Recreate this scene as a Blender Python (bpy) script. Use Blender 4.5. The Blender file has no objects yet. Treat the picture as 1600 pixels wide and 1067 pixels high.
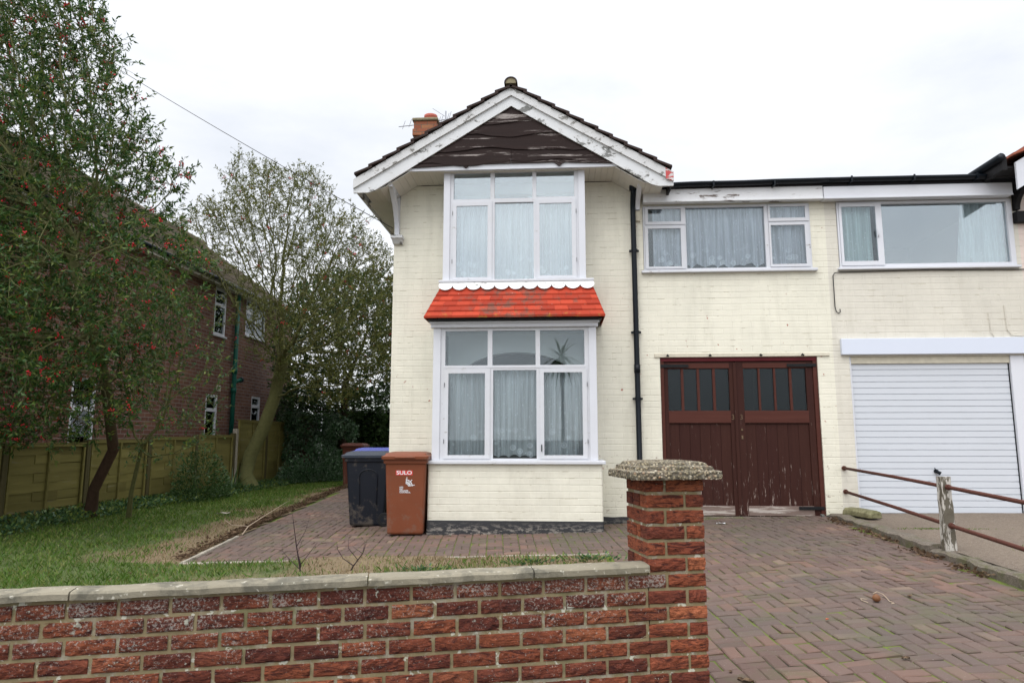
import bpy, math, random
import numpy as np
from mathutils import Vector, Matrix, noise as mnoise
R = math.radians
rnd = random.Random(7)
S = bpy.context.scene
COL = S.collection
# ---------------------------------------------------------------- camera, sky, light
cam = bpy.data.cameras.new('camera'); camo = bpy.data.objects.new('camera', cam); COL.objects.link(camo)
camo.location = (0, -9.9, 1.36); camo.rotation_euler = (R(98.0), 0, R(3.7))
cam.sensor_width = 36; cam.lens = 1085 / 1600 * 36; cam.clip_end = 3000; cam.clip_start = .05
S.camera = camo
W = bpy.data.worlds.new('World'); S.world = W; W.use_nodes = True
SUN_EL, SUN_AZ = 48, 200
def build_world():
    nt = W.node_tree; n = nt.nodes; l = nt.links
    for x in list(n): n.remove(x)
    out = n.new('ShaderNodeOutputWorld'); bg = n.new('ShaderNodeBackground')
    sky = n.new('ShaderNodeTexSky'); sky.sky_type = 'NISHITA'; sky.sun_disc = False
    sky.sun_elevation = R(SUN_EL); sky.sun_rotation = R(SUN_AZ)
    tc = n.new('ShaderNodeTexCoord')
    sep = n.new('ShaderNodeSeparateXYZ'); l.new(tc.outputs['Generated'], sep.inputs[0])
    # overcast layer: brighter to the zenith, with soft cloud structure
    mp = n.new('ShaderNodeMapping'); mp.inputs['Scale'].default_value = (1.2, 1.2, 3.0); l.new(tc.outputs['Generated'], mp.inputs[0])
    no = n.new('ShaderNodeTexNoise'); no.inputs['Scale'].default_value = 1.7; no.inputs['Detail'].default_value = 7; no.inputs['Roughness'].default_value = .55
    l.new(mp.outputs[0], no.inputs[0])
    cr = n.new('ShaderNodeValToRGB'); l.new(no.outputs[0], cr.inputs[0])
    cr.color_ramp.elements[0].position = .34; cr.color_ramp.elements[0].color = (6.1, 6.35, 6.8, 1)
    cr.color_ramp.elements[1].position = .62; cr.color_ramp.elements[1].color = (8.0, 8.05, 8.2, 1)
    def mth(op, a, b):
        t = n.new('ShaderNodeMath'); t.operation = op
        for v, k in ((a, 0), (b, 1)):
            if hasattr(v, 'is_linked'): l.new(v, t.inputs[k])
            else: t.inputs[k].default_value = v
        return t.outputs[0]
    zz = mth('MAXIMUM', sep.outputs[2], 0.0)
    zen = mth('ADD', mth('MULTIPLY', mth('POWER', zz, 5.0), 2.8), 1.18)
    dt = n.new('ShaderNodeVectorMath'); dt.operation = 'DOT_PRODUCT'; l.new(tc.outputs['Generated'], dt.inputs[0])
    dt.inputs[1].default_value = (math.cos(R(SUN_EL)) * math.sin(R(SUN_AZ)), math.cos(R(SUN_EL)) * math.cos(R(SUN_AZ)), math.sin(R(SUN_EL)))
    glow = mth('ADD', mth('MULTIPLY', mth('POWER', mth('MAXIMUM', dt.outputs['Value'], 0.0), 2.0), .75), 1.0)
    zrv = mth('MULTIPLY', zen, glow)
    mul = n.new('ShaderNodeVectorMath'); mul.operation = 'SCALE'; l.new(cr.outputs[0], mul.inputs[0]); l.new(zrv, mul.inputs['Scale'])
    mx = n.new('ShaderNodeMix'); mx.data_type = 'RGBA'; mx.inputs[0].default_value = .9
    l.new(sky.outputs[0], mx.inputs[6]); l.new(mul.outputs[0], mx.inputs[7])
    l.new(mx.outputs[2], bg.inputs[0]); bg.inputs[1].default_value = .1
    l.new(bg.outputs[0], out.inputs[0])
build_world()
sl = bpy.data.lights.new('sun', 'SUN'); sl.energy = .8; sl.angle = R(40); sl.color = (1, .97, .92)
so = bpy.data.objects.new('sun', sl); COL.objects.link(so)
so.rotation_euler = (R(90 - SUN_EL), 0, R(-22))
S.view_settings.view_transform = 'Standard'; S.view_settings.look = 'None'; S.view_settings.gamma = 1
S.view_settings.exposure = .34
S.render.engine = 'CYCLES'
try:
    S.cycles.max_bounces = 8; S.cycles.transparent_max_bounces = 16
except Exception: pass

# ---------------------------------------------------------------- helpers
def G(x, y):
    z = float(np.interp(x, [-30, -8, -6, -4, -2.2, .6, 2.2, 3.4, 30], [.09, .08, .04, .05, .14, .20, .31, .33, .33])) + .035 * max(min(y, 0), -6)
    z += .02 * min(max(y, 0), 12) * min(max((x + 7.5) / 2.5, 0), 1)
    return z
class MB:
    def __init__(s): s.v = []; s.f = []; s.m = []; s.mi = 0; s.uv = None
    def face(s, pts):
        b = len(s.v); s.v += [tuple(p) for p in pts]; s.f.append(tuple(range(b, b + len(pts)))); s.m.append(s.mi)
    def hexa(s, p):   # 8 points: bottom 4 ccw then top 4
        b = len(s.v); s.v += [tuple(q) for q in p]
        for q in ((3, 2, 1, 0), (4, 5, 6, 7), (0, 1, 5, 4), (1, 2, 6, 5), (2, 3, 7, 6), (3, 0, 4, 7)):
            s.f.append(tuple(b + i for i in q)); s.m.append(s.mi)
    def box(s, x0, x1, y0, y1, z0, z1, j=0):
        g = lambda: rnd.uniform(-j, j) if j else 0
        s.hexa([(x + g(), y + g(), z + g()) for z in (z0, z1) for x, y in ((x0, y0), (x1, y0), (x1, y1), (x0, y1))])
    def prism(s, poly, a0, a1, axis='y'):   # poly of 2d points (ccw seen from -y), extruded
        n = len(poly); b = len(s.v)
        T = {'y': lambda u, w, a: (u, a, w), 'x': lambda u, w, a: (a, u, w), 'z': lambda u, w, a: (u, w, a)}[axis]
        s.v += [T(u, w, a0) for u, w in poly] + [T(u, w, a1) for u, w in poly]
        s.f.append(tuple(b + i for i in range(n))); s.m.append(s.mi)
        s.f.append(tuple(b + n + i for i in reversed(range(n)))); s.m.append(s.mi)
        for i in range(n):
            k = (i + 1) % n; s.f.append((b + i, b + n + i, b + n + k, b + k)); s.m.append(s.mi)
    def tube(s, pts, r, seg=8, cap=True):
        pts = [Vector(p) for p in pts]; rs = r if isinstance(r, (list, tuple)) else [r] * len(pts)
        b = len(s.v); ref = Vector((0.13, .31, .94)).normalized(); prev = None
        for i, p in enumerate(pts):
            d = (pts[min(i + 1, len(pts) - 1)] - pts[max(i - 1, 0)]).normalized()
            if prev is None:
                u = d.cross(ref if abs(d.dot(ref)) < .9 else Vector((1, 0, 0))).normalized()
            else:
                u = (prev - d * prev.dot(d)).normalized()
            prev = u; w = d.cross(u)
            for k in range(seg):
                a = 2 * math.pi * k / seg; s.v.append(tuple(p + (u * math.cos(a) + w * math.sin(a)) * rs[i]))
        for i in range(len(pts) - 1):
            for k in range(seg):
                a = b + i * seg + k; c = b + i * seg + (k + 1) % seg
                s.f.append((a, c, c + seg, a + seg)); s.m.append(s.mi)
        if cap:
            s.f.append(tuple(b + k for k in reversed(range(seg)))); s.m.append(s.mi)
            e = b + (len(pts) - 1) * seg; s.f.append(tuple(e + k for k in range(seg))); s.m.append(s.mi)
    def loft(s, rings, cap=True):
        b = len(s.v); n = len(rings[0])
        for r in rings: s.v += [tuple(p) for p in r]
        for i in range(len(rings) - 1):
            for k in range(n):
                a = b + i * n + k; c = b + i * n + (k + 1) % n
                s.f.append((a, c, c + n, a + n)); s.m.append(s.mi)
        if cap:
            s.f.append(tuple(b + k for k in reversed(range(n)))); s.m.append(s.mi)
            e = b + (len(rings) - 1) * n; s.f.append(tuple(e + k for k in range(n))); s.m.append(s.mi)
    def build(s, name, mats, parent=None, smooth=False, bevel=0, loc=None):
        me = bpy.data.meshes.new(name); me.from_pydata(s.v, [], s.f)
        if not isinstance(mats, (list, tuple)): mats = [mats]
        for m in mats: me.materials.append(m)
        if len(mats) > 1: me.polygons.foreach_set('material_index', s.m)
        if smooth: me.polygons.foreach_set('use_smooth', [True] * len(me.polygons))
        me.update()
        o = bpy.data.objects.new(name, me); COL.objects.link(o)
        if parent: o.parent = parent
        if loc: o.location = loc
        if bevel:
            md = o.modifiers.new('bevel', 'BEVEL'); md.width = bevel; md.segments = 2; md.limit_method = 'ANGLE'; md.angle_limit = R(40)
            if smooth is None: pass
        return o
def bx(name, m, parent, *a, bevel=.004, j=0):
    b = MB(); b.box(*a, j=j); return b.build(name, m, parent, bevel=bevel)
def tag(o, label=None, cat=None, group=None, kind=None):
    if label: o['label'] = label
    if cat: o['category'] = cat
    if group: o['group'] = group
    if kind: o['kind'] = kind
    return o
def thing(name, label, cat, loc=(0, 0, 0), rz=0, group=None):
    o = bpy.data.objects.new(name, None); COL.objects.link(o); o.location = loc; o.rotation_euler = (0, 0, rz)
    o.empty_display_size = .2
    return tag(o, label, cat, group)
def copy_tree(o, parent=None):
    c = o.copy(); COL.objects.link(c); c.parent = parent
    for ch in [q for q in bpy.data.objects if q.parent == o]: copy_tree(ch, c)
    return c
def textmesh(s, size, name, m, parent, loc, rot=(R(90), 0, 0), ext=.0015, bold=0, ax='CENTER', sx=1):
    cu = bpy.data.curves.new(name, 'FONT'); cu.body = s; cu.size = size; cu.extrude = ext; cu.align_x = ax; cu.align_y = 'CENTER'; cu.offset = bold
    t = bpy.data.objects.new(name, cu); COL.objects.link(t)
    dg = bpy.context.evaluated_depsgraph_get(); dg.update()
    me = bpy.data.meshes.new_from_object(t.evaluated_get(dg)); bpy.data.objects.remove(t)
    me.name = name; me.materials.clear(); me.materials.append(m)
    o = bpy.data.objects.new(name, me); COL.objects.link(o); o.parent = parent; o.location = loc; o.rotation_euler = rot; o.scale = (sx, 1, 1)
    return o

# ---------------------------------------------------------------- materials
class NT:
    def __init__(s, name):
        s.mat = bpy.data.materials.new(name); s.mat.use_nodes = True; s.n = s.mat.node_tree.nodes; s.l = s.mat.node_tree.links
        s.p = s.n['Principled BSDF']; s.out = s.n['Material Output']
        s.tc = s.n.new('ShaderNodeTexCoord')
    def lk(s, a, b): s.l.new(a, b)
    def noise(s, scale, detail=5, rough=.6, vec=None, sc=None, dist=0):
        t = s.n.new('ShaderNodeTexNoise'); t.inputs['Scale'].default_value = scale; t.inputs['Detail'].default_value = detail
        t.inputs['Roughness'].default_value = rough; t.inputs['Distortion'].default_value = dist
        v = vec or s.tc.outputs['Object']
        if sc:
            mp = s.n.new('ShaderNodeMapping'); mp.inputs['Scale'].default_value = sc; s.lk(v, mp.inputs[0]); v = mp.outputs[0]
        s.lk(v, t.inputs[0]); return t.outputs[0]
    def voro(s, scale, feat='F1', sc=None, rand=1, out='Distance'):
        t = s.n.new('ShaderNodeTexVoronoi'); t.inputs['Scale'].default_value = scale; t.feature = feat; t.inputs['Randomness'].default_value = rand
        v = s.tc.outputs['Object']
        if sc:
            mp = s.n.new('ShaderNodeMapping'); mp.inputs['Scale'].default_value = sc; s.lk(v, mp.inputs[0]); v = mp.outputs[0]
        s.lk(v, t.inputs[0]); return t.outputs[out]
    def ramp(s, fac, stops, const=False):
        t = s.n.new('ShaderNodeValToRGB'); cr = t.color_ramp
        if const: cr.interpolation = 'CONSTANT'
        while len(cr.elements) < len(stops): cr.elements.new(.5)
        for e, (p, c) in zip(cr.elements, stops):
            e.position = p; e.color = (c, c, c, 1) if isinstance(c, (int, float)) else (*c, 1)
        s.lk(fac, t.inputs[0]); return t.outputs[0]
    def mix(s, fac, a, b, mode='MIX'):
        t = s.n.new('ShaderNodeMix'); t.data_type = 'RGBA'; t.blend_type = mode
        for v, i in ((fac, 0), (a, 6), (b, 7)):
            if hasattr(v, 'is_linked'): s.lk(v, t.inputs[i])
            elif isinstance(v, (int, float)): t.inputs[i].default_value = v if i == 0 else (v, v, v, 1)
            else: t.inputs[i].default_value = (*v, 1)
        return t.outputs[2]
    def math(s, op, a, b=0, c=0):
        t = s.n.new('ShaderNodeMath'); t.operation = op
        for v, i in ((a, 0), (b, 1), (c, 2)):
            if hasattr(v, 'is_linked'): s.lk(v, t.inputs[i])
            else: t.inputs[i].default_value = v
        return t.outputs[0]
    def bump(s, h, strength=.5, dist=.01, prev=None):
        t = s.n.new('ShaderNodeBump'); t.inputs['Strength'].default_value = strength; t.inputs['Distance'].default_value = dist
        s.lk(h, t.inputs['Height'])
        if prev: s.lk(prev, t.inputs['Normal'])
        return t.outputs[0]
    def sep(s):
        t = s.n.new('ShaderNodeSeparateXYZ'); s.lk(s.tc.outputs['Object'], t.inputs[0]); return t.outputs
    def island(s):
        return s.n.new('ShaderNodeNewGeometry').outputs['Random Per Island']
    def set(s, col=None, rough=None, nrm=None, spec=None, metal=None):
        P = s.p.inputs
        for v, k in ((col, 'Base Color'), (rough, 'Roughness'), (nrm, 'Normal'), (spec, 'Specular IOR Level'), (metal, 'Metallic')):
            if v is None: continue
            if hasattr(v, 'is_linked'): s.lk(v, P[k])
            elif isinstance(v, tuple): P[k].default_value = (*v, 1)
            else: P[k].default_value = v
        return s.mat
def plain(name, col, rough=.6, var=.15, scale=8, bump=.15, bs=60, metal=0, dark=None, spec=None):
    if spec is None: spec = .2 if max(col) < .3 else .4
    t = NT(name); a = tuple(c * (1 - var) for c in col); b = tuple(min(c * (1 + var), 1) for c in col)
    c = t.mix(t.noise(scale), dark or a, b)
    return t.set(c, rough, t.bump(t.noise(bs, 3), bump, .003) if bump else None, metal=metal, spec=spec)
def painted_brick(name, col, dirt=(.42, .38, .28), red=False, worn=.0):
    t = NT(name); x, y, z = t.sep()
    u = t.math('ADD', x, y); cb = t.n.new('ShaderNodeCombineXYZ'); t.lk(u, cb.inputs[0])
    wob = t.math('MULTIPLY', t.noise(1.3, 2), .012); t.lk(t.math('ADD', z, wob), cb.inputs[1])
    def brick(ms, sm):
        b = t.n.new('ShaderNodeTexBrick'); t.lk(cb.outputs[0], b.inputs['Vector']); b.inputs['Scale'].default_value = 1
        b.inputs['Mortar Size'].default_value = ms; b.inputs['Mortar Smooth'].default_value = sm
        b.inputs['Brick Width'].default_value = .262; b.inputs['Row Height'].default_value = .086
        b.inputs['Color1'].default_value = (.82,) * 3 + (1,); b.inputs['Color2'].default_value = (1,) * 3 + (1,); b.inputs['Bias'].default_value = 0
        return b
    b1 = brick(.007, 1.0); b2 = brick(.0045, .3)
    # broad tone, faint stains, hairline dirty cracks along some joints
    base = t.mix(t.ramp(t.noise(.9, 6), [(.35, 0), (.65, 1)]), tuple(c * .88 for c in col), col); base = t.mix(t.ramp(t.noise(4, 7, .7), [(.50, 0), (.62, .35)]), base, tuple(min(1, c * 1.07) for c in col))
    base = t.mix(.025, base, b1.outputs['Color'], 'MULTIPLY')
    rowl = t.math('FRACT', t.math('DIVIDE', t.math('ADD', z, wob), .086)); rowl = t.ramp(rowl, [(0, 1), (.05, .75), (.11, 0), (.93, 0), (1, 1)])
    rowm = t.math('MULTIPLY', rowl, t.ramp(t.noise(1.6, 5, .7, sc=(.6, .6, 4)), [(.42, .05), (.62, 1)]))
    streak = t.ramp(t.noise(2.2, 6, .7, sc=(3, 3, .35)), [(.50, 0), (.78, .24)])
    base = t.mix(streak, base, tuple(c * .8 for c in dirt))
    crack = t.math('MULTIPLY', t.math('MULTIPLY', b2.outputs['Fac'], t.math('ADD', t.math('MULTIPLY', rowl, .95), .05)), t.ramp(t.noise(5.5, 4), [(.56, 0), (.62, 1.3)]))
    base = t.mix(crack, base, dirt)
    spots = t.ramp(t.noise(18, 3, .5), [(.72, 0), (.76, .5)])
    base = t.mix(t.math('MULTIPLY', spots, .6), base, dirt)
    if red:
        m = t.math('MULTIPLY', t.ramp(t.noise(9, 4, .6), [(.665, 0), (.675, 1)]), t.ramp(t.noise(1.1, 2), [(.50, 0), (.54, 1)]))
        base = t.mix(m, base, (.32, .09, .05))
    if worn:   # peeling low down on the pier
        low = t.math('LESS_THAN', z, 1.15)
        m = t.math('MULTIPLY', t.ramp(t.noise(14, 6, .7), [(.60, 0), (.63, 1)]), low)
        base = t.mix(m, base, (.34, .27, .22))
    h = t.math('SUBTRACT', t.math('MULTIPLY', rowm, -1.0), t.math('MULTIPLY', b1.outputs['Fac'], .10))
    base = t.mix(t.math('MULTIPLY', rowm, .08), base, dirt)
    pk = t.math('MULTIPLY', t.ramp(t.noise(26, 5, .7), [(.70, 0), (.72, .7)]), t.ramp(t.noise(1.4, 3), [(.45, 0), (.6, 1)])); base = t.mix(pk, base, (.45, .40, .34))
    lowd = t.n.new('ShaderNodeMapRange'); t.lk(z, lowd.inputs[0]); lowd.inputs[1].default_value = .3; lowd.inputs[2].default_value = 1.0; lowd.inputs[3].default_value = .35; lowd.inputs[4].default_value = 0; base = t.mix(t.math('MULTIPLY', lowd.outputs[0], t.ramp(t.noise(3, 6, .7), [(.35, 0), (.7, 1)])), base, dirt)
    rowh = t.n.new('ShaderNodeSeparateColor'); t.lk(b1.outputs['Color'], rowh.inputs[0])
    h = t.math('ADD', h, t.math('MULTIPLY', rowh.outputs[0], .9))
    h = t.math('ADD', h, t.math('MULTIPLY', t.noise(8, 6, .65, sc=(.5, .5, 1.6)), 1.8))
    n1 = t.bump(h, .42, .005); n2 = t.bump(t.noise(70, 4, .7), .25, .003, n1)
    return t.set(base, .55, n2)
def brickwork(name, c1, c2, mortar, bw=.225, rh=.075, ms=.006):
    t = NT(name); x, y, z = t.sep(); cb = t.n.new('ShaderNodeCombineXYZ'); t.lk(t.math('ADD', x, y), cb.inputs[0]); t.lk(z, cb.inputs[1])
    b = t.n.new('ShaderNodeTexBrick'); t.lk(cb.outputs[0], b.inputs['Vector']); b.inputs['Scale'].default_value = 1
    b.inputs['Mortar Size'].default_value = ms; b.inputs['Mortar Smooth'].default_value = .2; b.inputs['Brick Width'].default_value = bw; b.inputs['Row Height'].default_value = rh
    b.inputs['Color1'].default_value = (*c1, 1); b.inputs['Color2'].default_value = (*c2, 1); b.inputs['Mortar'].default_value = (*mortar, 1)
    c = t.mix(t.ramp(t.noise(3, 6), [(.3, 0), (.8, .45)]), b.outputs['Color'], tuple(v * .5 for v in c1))
    c = t.mix(t.ramp(t.noise(1.0, 3), [(.6, 0), (.75, .35)]), c, (.30, .20, .10))
    return t.set(c, .85, t.bump(t.math('SUBTRACT', t.noise(40, 4), t.math('MULTIPLY', b.outputs['Fac'], 1.5)), .5, .005))
def peeling(name, paint=(.72, .72, .70), under=(.20, .19, .17), thr=.63, scale=6, sc=(1, 1, 2.2), second=None):
    t = NT(name); n = t.noise(scale, 8, .68, sc=sc, dist=.3)
    m = t.ramp(n, [(thr, 0), (thr + .012, 1)])
    edge = t.ramp(n, [(thr - .05, 0), (thr - .01, .35), (thr, .0)])
    c = t.mix(t.noise(25, 3), tuple(v * .9 for v in paint), paint)
    c = t.mix(t.ramp(t.noise(2, 5), [(.5, 0), (.8, .25)]), c, (.45, .43, .38))
    c = t.mix(edge, c, (.4, .37, .33))
    u = t.mix(t.noise(60, 4, sc=(1, 1, 6)), tuple(v * .5 for v in under), under)
    if second: u = t.mix(t.ramp(t.noise(3, 2), [(.5, 0), (.55, 1)]), u, second)
    c = t.mix(m, c, u)
    return t.set(c, .55, t.bump(t.math('SUBTRACT', t.math('MULTIPLY', t.noise(30, 3), .2), m), .6, .002))
def wood(name, c1, c2, axis='z', scale=3, worn=None, thr=.66, bump=.4, rough=.6, isl=.25):
    t = NT(name); sc = {'x': (.12, 2, 2), 'z': (2, 2, .12), 'y': (2, .12, 2)}[axis]
    g = t.noise(scale * 6, 6, .65, sc=sc)
    c = t.mix(g, c1, c2)
    c = t.mix(t.math('MULTIPLY', t.island(), isl), c, tuple(v * .45 for v in c1))
    if worn:
        m = t.ramp(t.noise(scale * 3, 7, .75, sc=tuple(q * 2 for q in sc)), [(thr, 0), (thr + .05, .85)])
        c = t.mix(m, c, worn)
    return t.set(c, rough, t.bump(g, bump, .003), spec=.15)

M = {}
CREAM = (.745, .715, .605)
M['cream'] = painted_brick('cream_painted_brick', CREAM, red=False)
M['cream_r'] = painted_brick('cream_painted_brick_patchy', (.74, .71, .592), red=True, worn=1)
M['beige'] = painted_brick('beige_painted_brick', (.655, .62, .535))
M['white'] = plain('white_gloss_paint', (.60, .61, .65), .35, .06, 5, .1)
M['upvc'] = plain('white_upvc', (.63, .64, .68), .28, .03, 4, .0)
M['frame'] = peeling('old_white_window_paint', (.60, .61, .645), (.30, .27, .24), .66, 9)
M['barge'] = peeling('peeling_bargeboard', (.64, .65, .66), (.20, .20, .19), .575, 4.2, sc=(1, 1, 1.6))
M['bargetop'] = peeling('peeling_barge_moulding', (.61, .61, .61), (.25, .24, .22), .585, 7, sc=(1, 1, 1.6))
M['redpatch'] = peeling('bare_red_primer', (.50, .05, .05), (.74, .72, .70), .55, 9)
M['fasciapeel'] = peeling('peeling_fascia', (.74, .745, .76), (.18, .14, .12), .60, 5, sc=(.5, 1, 2.5))
M['soffit'] = plain('soffit_boards', (.62, .60, .54), .6, .1, 4, .1)
M['dark'] = plain('dark_void', (.012, .012, .013), .9, 0, 1, 0)
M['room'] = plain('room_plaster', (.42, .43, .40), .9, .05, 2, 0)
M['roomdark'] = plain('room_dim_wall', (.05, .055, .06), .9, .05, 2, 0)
M['arch'] = plain('white_arch_plaster', (.80, .83, .80), .8, .03, 2, 0)
M['cladding'] = wood('dark_waney_cladding', (.009, .004, .0035), (.028, .012, .009), 'x', 1.2, worn=(.34, .30, .28), thr=.575, bump=.8, isl=.3)
M['tile_dark'] = plain('brown_roof_tile', (.040, .027, .024), .85, .35, 6, .5, 30)
M['tile_n'] = plain('weathered_brown_tile', (.15, .125, .090), .85, .35, 3, .5, 30)
M['cement'] = plain('lichen_cement', (.22, .19, .12), .9, .5, 12, .8, 30)
M['black_plastic'] = plain('black_plastic_pipe', (.006, .009, .013), .35, .2, 8, .05)
M['iron_black'] = plain('black_iron', (.010, .010, .011), .5, .3, 20, .4)
M['felt'] = plain('roof_felt', (.03, .03, .035), .9, .2, 10, .5)
M['lead'] = plain('grey_flashing', (.42, .43, .44), .6, .1, 10, .1)
M['lintel'] = plain('old_lintel_paint', (.55, .51, .41), .8, .25, 14, .8, 25)
def m_redtile():
    t = NT('red_painted_tile'); isl = t.island()
    c = t.mix(isl, (.28, .032, .016), (.44, .058, .028))
    x, y, z = t.sep()
    low = t.ramp(z, [(0, 0), (1, 1)])
    mr = t.n.new('ShaderNodeMapRange'); t.lk(z, mr.inputs[0]); mr.inputs[1].default_value = 2.95; mr.inputs[2].default_value = 3.12; mr.inputs[3].default_value = .17; mr.inputs[4].default_value = 0
    cx = t.math('MULTIPLY', t.math('ABSOLUTE', t.math('ADD', x, .55)), -.16); g = t.ramp(t.math('ADD', t.noise(6, 7, .7), t.math('ADD', cx, .10)), [(.53, 0), (.66, .85)])
    c = t.mix(g, c, (.15, .075, .055))
    m = t.ramp(t.math('ADD', t.noise(9, 6, .7), mr.outputs[0]), [(.70, 0), (.78, .7)])
    c = t.mix(m, c, (.34, .20, .04))
    w = t.ramp(t.noise(40, 2), [(.74, 0), (.76, .8)])
    c = t.mix(w, c, (.6, .55, .5))
    return t.set(c, .65, t.bump(t.noise(30, 5), .3, .003), spec=.12)
M['redtile'] = m_redtile()
M['scallop'] = peeling('scallop_white', (.78, .78, .77), (.40, .40, .38), .62, 12)
def m_plinth():
    t = NT('black_plinth_worn'); n = t.noise(9, 8, .75, sc=(1, 1, 2.5)); m = t.ramp(n, [(.50, 0), (.56, 1)])
    x, y, z = t.sep(); mr = t.n.new('ShaderNodeMapRange'); t.lk(z, mr.inputs[0]); mr.inputs[1].default_value = .16; mr.inputs[2].default_value = .30; mr.inputs[3].default_value = 1; mr.inputs[4].default_value = 0
    m = t.math('MULTIPLY', m, mr.outputs[0])
    c = t.mix(t.noise(30), (.012, .013, .016), (.03, .03, .033))
    c = t.mix(m, c, t.mix(t.noise(20), (.10, .09, .08), (.42, .38, .33)))
    return t.set(c, .6, t.bump(t.math('SUBTRACT', t.noise(25, 5), m), .6, .006))
M['plinth'] = m_plinth()
def m_door():
    t = NT('maroon_door_paint'); x, y, z = t.sep()
    g = t.noise(14, 6, .65, sc=(2, 2, .12))
    c = t.mix(g, (.028, .010, .0075), (.056, .021, .015)); c = t.mix(t.math('MULTIPLY', t.island(), .3), c, (.026, .007, .008))
    mr = t.n.new('ShaderNodeMapRange'); t.lk(z, mr.inputs[0]); mr.inputs[1].default_value = .2; mr.inputs[2].default_value = 1.3; mr.inputs[3].default_value = .085; mr.inputs[4].default_value = 0
    n = t.math('ADD', t.noise(16, 8, .75, sc=(2.2, 2, .3)), mr.outputs[0])
    m = t.ramp(n, [(.635, 0), (.70, .75)])
    c = t.mix(m, c, (.36, .29, .25))
    return t.set(c, .6, t.bump(t.math('ADD', g, t.math('MULTIPLY', m, -.6)), .5, .003), spec=.12)
M['door'] = m_door()
M['doorframe'] = wood('brown_door_rail', (.052, .015, .011), (.100, .034, .024), 'x', 2, worn=(.34, .26, .21), thr=.68)
M['doorrail_worn'] = wood('worn_bottom_rail', (.11, .07, .06), (.26, .20, .17), 'x', 2, worn=(.45, .40, .36), thr=.52)
M['doorred'] = plain('dark_red_head', (.10, .010, .014), .5, .3, 9, .2)
M['garage_white'] = plain('white_garage_steel', (.56, .585, .625), .4, .04, 2, .03)
M['beam_white'] = plain('white_plastic_lintel', (.60, .64, .73), .35, .03, 2, 0)
def glassmat(name, fac=.16, tint=(.93, .96, .97), rough=0.0, bumps=0):
    m = bpy.data.materials.new(name); m.use_nodes = True; n = m.node_tree.nodes; l = m.node_tree.links; n.remove(n['Principled BSDF'])
    o = n['Material Output']; tr = n.new('ShaderNodeBsdfTransparent'); tr.inputs[0].default_value = (*tint, 1)
    gl = n.new('ShaderNodeBsdfGlossy'); gl.inputs['Roughness'].default_value = rough; gl.inputs[0].default_value = (.9, .97, 1, 1)
    fr = n.new('ShaderNodeFresnel'); fr.inputs[0].default_value = 1.5
    a = n.new('ShaderNodeMath'); a.operation = 'ADD'; l.new(fr.outputs[0], a.inputs[0]); a.inputs[1].default_value = fac; a.use_clamp = True
    mx = n.new('ShaderNodeMixShader'); l.new(a.outputs[0], mx.inputs[0]); l.new(tr.outputs[0], mx.inputs[1]); l.new(gl.outputs[0], mx.inputs[2]); l.new(mx.outputs[0], o.inputs[0])
    tc = n.new('ShaderNodeTexCoord'); nz = n.new('ShaderNodeTexNoise'); nz.inputs['Scale'].default_value = bumps or 1.3; l.new(tc.outputs['Object'], nz.inputs[0])
    b = n.new('ShaderNodeBump'); b.inputs['Strength'].default_value = .5 if bumps else .05; b.inputs['Distance'].default_value = .004 if bumps else .01
    l.new(nz.outputs[0], b.inputs['Height']); l.new(b.outputs[0], gl.inputs['Normal'])
    return m
M['glass'] = glassmat('window_glass', .025)
M['glass_up'] = glassmat('upstairs_glass', .17)
M['glass_dark'] = glassmat('mottled_garage_glass', -.005, (.30, .40, .44), .3, 60)
def m_lace(name, zlo, ztop, col=(.80, .84, .90), alpha=.80):
    t = NT(name); x, y, z = t.sep()
    # flower motif: ring pattern near the hem
    v = t.voro(8, sc=(1, .001, 1)); fl = t.ramp(v, [(.10, 1), (.2, .3), (.27, 1), (.38, 0)])
    mr = t.n.new('ShaderNodeMapRange'); t.lk(z, mr.inputs[0]); mr.inputs[1].default_value = zlo; mr.inputs[2].default_value = zlo + (ztop - zlo) * .42; mr.inputs[3].default_value = 1; mr.inputs[4].default_value = .0
    fl = t.math('MULTIPLY', fl, mr.outputs[0])
    st = t.ramp(t.voro(22, sc=(1, .001, 1)), [(.10, .8), (.16, 0)])
    sv = t.ramp(t.noise(26, 3, .6, sc=(1, .01, .03)), [(.38, 0), (.62, 1)]); a = t.math('ADD', t.math('ADD', t.math('MULTIPLY', t.math('MAXIMUM', fl, st), .40), alpha - .30), t.math('MULTIPLY', sv, .32))
    a = t.math('MINIMUM', a, 1)
    t.lk(a, t.p.inputs['Alpha'])
    return t.set(t.mix(t.math('MAXIMUM', fl, st), tuple(c * .95 for c in col), (.95, .96, .98)), .9)
def m_leaf(name, cols, rough=.4, spec=.3, tl_=.28):
    t = NT(name); r = t.island()
    st = [(i / (len(cols) - 1), c) for i, c in enumerate(cols)]
    c = t.ramp(r, st); c = t.mix(t.ramp(t.noise(1.3, 3), [(.35, .35), (.6, 0)]), c, cols[0])
    t.set(c, rough, spec=spec)
    tl = t.n.new('ShaderNodeBsdfTranslucent'); t.lk(c, tl.inputs[0]); mx = t.n.new('ShaderNodeMixShader'); mx.inputs[0].default_value = tl_
    t.lk(t.p.outputs[0], mx.inputs[1]); t.lk(tl.outputs[0], mx.inputs[2]); t.lk(mx.outputs[0], t.out.inputs[0])
    return t.mat
M['holly'] = m_leaf('holly_leaf', [(.022, .065, .014), (.040, .095, .020), (.070, .130, .028), (.17, .20, .035)], .42)
M['holly2'] = m_leaf('holly_leaf_olive', [(.065, .080, .018), (.095, .115, .024), (.14, .155, .036), (.21, .20, .055)], .48)
M['bush'] = m_leaf('pale_bush_leaf', [(.035, .080, .035), (.055, .12, .045), (.10, .17, .05), (.22, .26, .04)], .4)
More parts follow.
